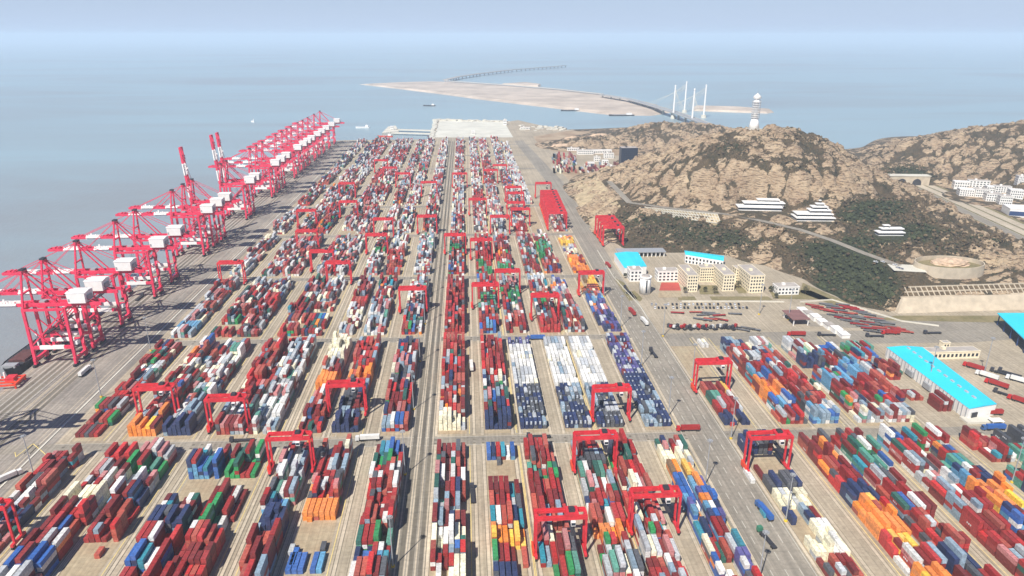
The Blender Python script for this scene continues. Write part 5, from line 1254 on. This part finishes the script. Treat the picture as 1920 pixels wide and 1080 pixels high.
TL = {'red': make_trailer(PAL['dark red']), 'grey': make_trailer((.16, .16, .16)), 'rust': make_trailer(PAL['rust red'])}
CR = {'white': make_car((.75, .75, .75)), 'black': make_car((.03, .03, .035)), 'silver': make_car((.4, .4, .42))}
usedt = set()
def put(T, key, x, y, z, rz, lab, cat, grp):
    t = T[key]
    if id(t) not in usedt: usedt.add(id(t)); r_ = t[0]; r_.location = (x, y, z); r_.rotation_euler = (0, 0, rz)
    else: r_ = copy_tree(t, (x, y, z), rz)
    tag(r_, lab, cat, grp)
rt_ = random.Random(21)
for row, (y_, n_, x0, x1) in enumerate(((578, 26, 1228, 1400), (571.5, 22, 1222, 1385))):
    for k in range(n_):
        if rt_.random() < .12: continue
        px = x0+(x1-x0)*k/(n_-1); q = at(px, y_); key = rt_.choice(['black', 'black', 'silver', 'white', 'black'])
        put(CR, key, q[0], q[1], .12, rad(rt_.choice((0, 180))-12), f"{key} car in the office car park's {'nearer' if row == 0 else 'farther'} row", 'car', f"{key} cars in the {'nearer' if row == 0 else 'farther'} office parking row")
k = 0
for px in np.linspace(1256, 1384, 22):
    key = rt_.choice(['red', 'dark', 'dark', 'dark', 'white']); q = at(px+rt_.uniform(-2, 2), 617+rt_.uniform(-2, 2))
    put(TC, key, q[0], q[1], .12, rad(38+rt_.uniform(-14, 14)), f'{key} truck tractor parked in the line before the crossroad', 'truck', f'{key} truck tractors parked in one line'); k += 1
for px, py, an in ((1270, 588, 80), (1305, 587, 85), (1318, 592, 95), (1328, 588, 80), (1338, 591, 85), (1348, 593, 95), (1312, 600, 60), (1322, 601, 62), (1332, 600, 64), (1342, 599, 60), (1352, 601, 60), (1378, 590, 80), (1392, 620, 60), (1402, 617, 60), (1412, 619, 60)):
    key = rt_.choice(['red', 'red', 'rust', 'grey']) if px < 1360 else 'grey'; q = at(px, py)
    put(TL, key, q[0], q[1], .12, rad(an), f'{key} empty flatbed trailer in the truck park', 'trailer', f'{key} flatbed trailers in the truck park')
# trailers and containers right of the gate
for k in range(54):
    t = (k//3)/17; px = 1548+118*t+(-26, 2, 30)[k % 3]+rt_.uniform(-3, 3); py = 572+52*t+rt_.uniform(-2, 2)
    q = at(px, py); key = rt_.choice(['red', 'red', 'rust', 'grey', 'grey'])
    put(TL, key, q[0], q[1], .12, rad(68+rt_.uniform(-8, 8)), f'{key} trailer parked beyond the truck gate', 'trailer', f'{key} trailers beyond the truck gate')
for px, py, key, an, lb in ((1493, 630, 'red', 85, 'red truck on the road before the gate, left one'), (1550, 630, 'dark', 85, 'dark truck on the road just right of gate'), (1640, 632, 'dark', 85, 'dark truck queuing on the road, first of two'), (1670, 627, 'red', 85, 'red truck queuing on the road, second of two'), (1748, 626, 'dark', 88, 'dark truck alone on the road far right'),
                            (1185, 588, 'red', 5, 'red truck driving on right hand road'), (1208, 606, 'white', 5, 'white truck driving behind a red one'), (1432, 963, 'blue', 8, 'blue truck on the right lane near front'), (1437, 1013, 'green', 10, 'green truck nearest on the right hand road'), (1862, 806, 'blue', 88, 'blue truck beside the warehouse dock'), (1858, 778, 'red', 88, 'red truck behind the warehouse dock'),
                            (1826, 692, 'red', 35, 'dark red truck behind warehouse, first of the row'), (1850, 708, 'white', 35, 'white truck behind the warehouse'), (1868, 724, 'red', 35, 'dark red truck behind warehouse, third of row'), (1885, 742, 'dark', 35, 'dark truck behind warehouse near row end'), (1912, 755, 'red', 35, 'dark red truck behind warehouse, last of row'),
                            (1878, 702, 'dark', 40, 'dark truck at right in the rear lot'), (1893, 702, 'dark', 40, 'dark truck beside another in the rear lot'), (1908, 716, 'white', 40, 'cream white truck at the right edge lot'), (15, 900, 'white', -38, 'white truck on the apron at lower left')):
    q = at(px, py); put(TR, key, q[0], q[1], .15, rad(an), lb, 'truck', None)
for px, py, key, an, lb in ((455, 828, 'dark', 91, 'dark truck on the front crossroad left'), (690, 826, 'white', 91, 'white loaded truck on the front crossroad'), (1010, 821, 'dark', 88, 'dark truck on front crossroad right of corridor'), (1290, 808, 'red', 88, 'red loaded truck on the front crossroad right'), (560, 642, 'red', 91, 'red loaded truck on the second crossroad left'), (1005, 637, 'blue', 88, 'blue truck on the second crossroad right'),
                            (886, 930, 'dark', 2, 'dark truck in lane right of the corridor front'), (884, 690, 'white', 2, 'white truck in lane right of corridor'), (545, 700, 'dark', 0, 'dark truck in a left lane beyond front crossroad'), (1060, 760, 'dark', 3, 'dark truck between the navy tank rows'), (1175, 545, 'dark', 5, 'dark truck on right road beside the white hall'), (1140, 500, 'red', 5, 'red truck on right road before the parked gantries'), (1225, 665, 'dark', 5, 'dark truck on right road near second crossroad'),
                            (160, 700, 'white', 0, 'white truck on the quay apron past nearest crane'), (262, 560, 'dark', 0, 'dark truck on the quay apron by third crane'), (330, 520, 'blue', 0, 'blue truck on quay apron by fourth crane')):
    q = at(px, py); put(TR, key, q[0], q[1], .18, rad(an), lb, 'truck', None)
for k, (px, py) in enumerate(((1642, 491), (1655, 491), (1678, 497), (1684, 502), (1690, 504))):
    q = at(px, py, 25); put(CR, 'white' if k < 3 else 'silver', q[0], q[1], 24.7, rad(30), f"{'white' if k < 3 else 'silver'} car on the hillside terrace car park", 'car', f"{'white' if k < 3 else 'silver'} cars on the terrace")
# truck gate canopy
q = at(1520, 606); r_ = empty('truck_gate', (q[0], q[1], 0), rad(0)); tag(r_, 'truck gate canopy with red brown roof and white booths', 'gate')
b = MB(); b.box(-22, -6, -8, 14, 6.0, 6.6, 'brownroof') if False else None
M['brownroof'] = mat('red_brown_roof', (0.22, 0.11, 0.10), 0.8, 0.15, 0.2)
b = MB(); b.box(-20, -4, -6, 16, 6.0, 6.8, 'brownroof'); b.build('canopy', r_)
b = MB()
for x in (-18.5, -5.5):
    for y in (-5, 14): b.box(x, x+.7, y, y+.7, 0, 6, 'white')
b.build('post', r_)
for k in range(7): b = MB(); b.box(1+k*1.6, 8+k*1.6, 22-k*9.4, 30.6-k*9.4, 0, 3.2+k%3*.5, 'whitewall'); b.box(.7+k*1.6, 8.3+k*1.6, 21.7-k*9.4, 30.9-k*9.4, 3.2+k%3*.5, 3.5+k%3*.5, 'roofgrey' if k % 3 == 1 else 'white'); b.build('booth', r_)
# perimeter low wall of the offices
def lowwall(lab, pts, h=1.3):
    b = MB(); P = [at(*p) for p in pts]
    for a, c_ in zip(P[:-1], P[1:]): b.beam((a[0], a[1], h/2), (c_[0], c_[1], h/2), .5, h, 'paleconc')
    o = b.build('boundary_wall'); tag(o, lab, 'wall')
lowwall('white boundary wall before the office lawns', [(1278, 566), (1400, 566), (1470, 567)])
lowwall('white boundary wall running from gate to the hill', [(1500, 567), (1560, 563), (1600, 575), (1690, 603), (1760, 612)])
lowwall('low kerb wall on the right side of right road', [(1120, 470), (1150, 520), (1200, 575), (1215, 600)], 1.0)
# trees by the offices
def tree(x, y, h, lab, seed):
    r_ = empty('tree', (x, y, 0)); tag(r_, lab, 'tree', 'trees around the offices'); rr = random.Random(seed)
    b = MB(); b.cyl(0, 0, 0, h*.5, .28, .15, 6, 'bark')
    for k in range(4): a = k*1.6; b.beam((0, 0, h*.4), (math.cos(a)*h*.2, math.sin(a)*h*.2, h*.7), .14, .14, 'bark')
    b.build('trunk', r_)
    b = MB()
    for k in range(260):
        u = rr.uniform(0, 6.28); v = rr.uniform(-.8, 1); rad_ = h*.36*rr.uniform(.45, 1); s_ = math.sqrt(max(0, 1-v*v))
        c_ = Vector((rad_*s_*math.cos(u), rad_*s_*math.sin(u), h*.68+rad_*v*.95)); a1 = Vector((rr.uniform(-1, 1), rr.uniform(-1, 1), rr.uniform(-1, 1)))*.75; a2 = Vector((rr.uniform(-1, 1), rr.uniform(-1, 1), rr.uniform(-1, 1)))*.75
        b.faces([tuple(c_), tuple(c_+a1), tuple(c_+a2)], [(0, 1, 2)], 'leaf')
    b.build('crown', r_)
for k, (px, py, lb) in enumerate(((1172, 522, 'tree left of the white hall corner'), (1185, 522, 'tree between white hall and round tower'), (1202, 545, 'tree just left of the round tower'), (1284, 550, 'tree left of the left cream wing'), (1322, 548, 'tree on the lawn between left and middle wings'), (1340, 551, 'tree nearer middle wing on the lawn'), (1384, 540, 'tree between middle and right wings'), (1445, 548, 'tree right of the right cream wing'), (1455, 560, 'tree before the small white building'), (1510, 552, 'tree right of the small white building'))):
    q = at(px, py); tree(q[0], q[1], 6+(k*7) % 4, lb, 40+k)
# lone far things: radar hut roofs already built; two distant quay masts
# ------------------------------------------------------------------ haze
b = MB(); b.box(-9000, 9000, -700, 14000, -9.0, 262.0, 'haze') if False else None
hm_ = bpy.data.materials.new('haze'); hm_.use_nodes = True; n = hm_.node_tree.nodes; n.remove(n['Principled BSDF'])
pv = n.new('ShaderNodeVolumePrincipled'); pv.inputs['Color'].default_value = (0.72, 0.86, 1.0, 1); pv.inputs['Density'].default_value = 0.000105; pv.inputs['Anisotropy'].default_value = 0.0
hm_.node_tree.links.new(pv.outputs[0], n['Material Output'].inputs['Volume']); M['haze'] = hm_
b = MB(); b.box(-30000, 30000, -3000, 55000, -9.0, 285.0, 'haze'); ob = b.build('haze'); ob['kind'] = 'stuff'
for s_ in C.objects:
    if s_.type == 'MESH' and s_.name.split('.')[0] in ('drum', 'shaft', 'base_cone', 'lantern_pod'):
        for p in s_.data.polygons: p.use_smooth = True
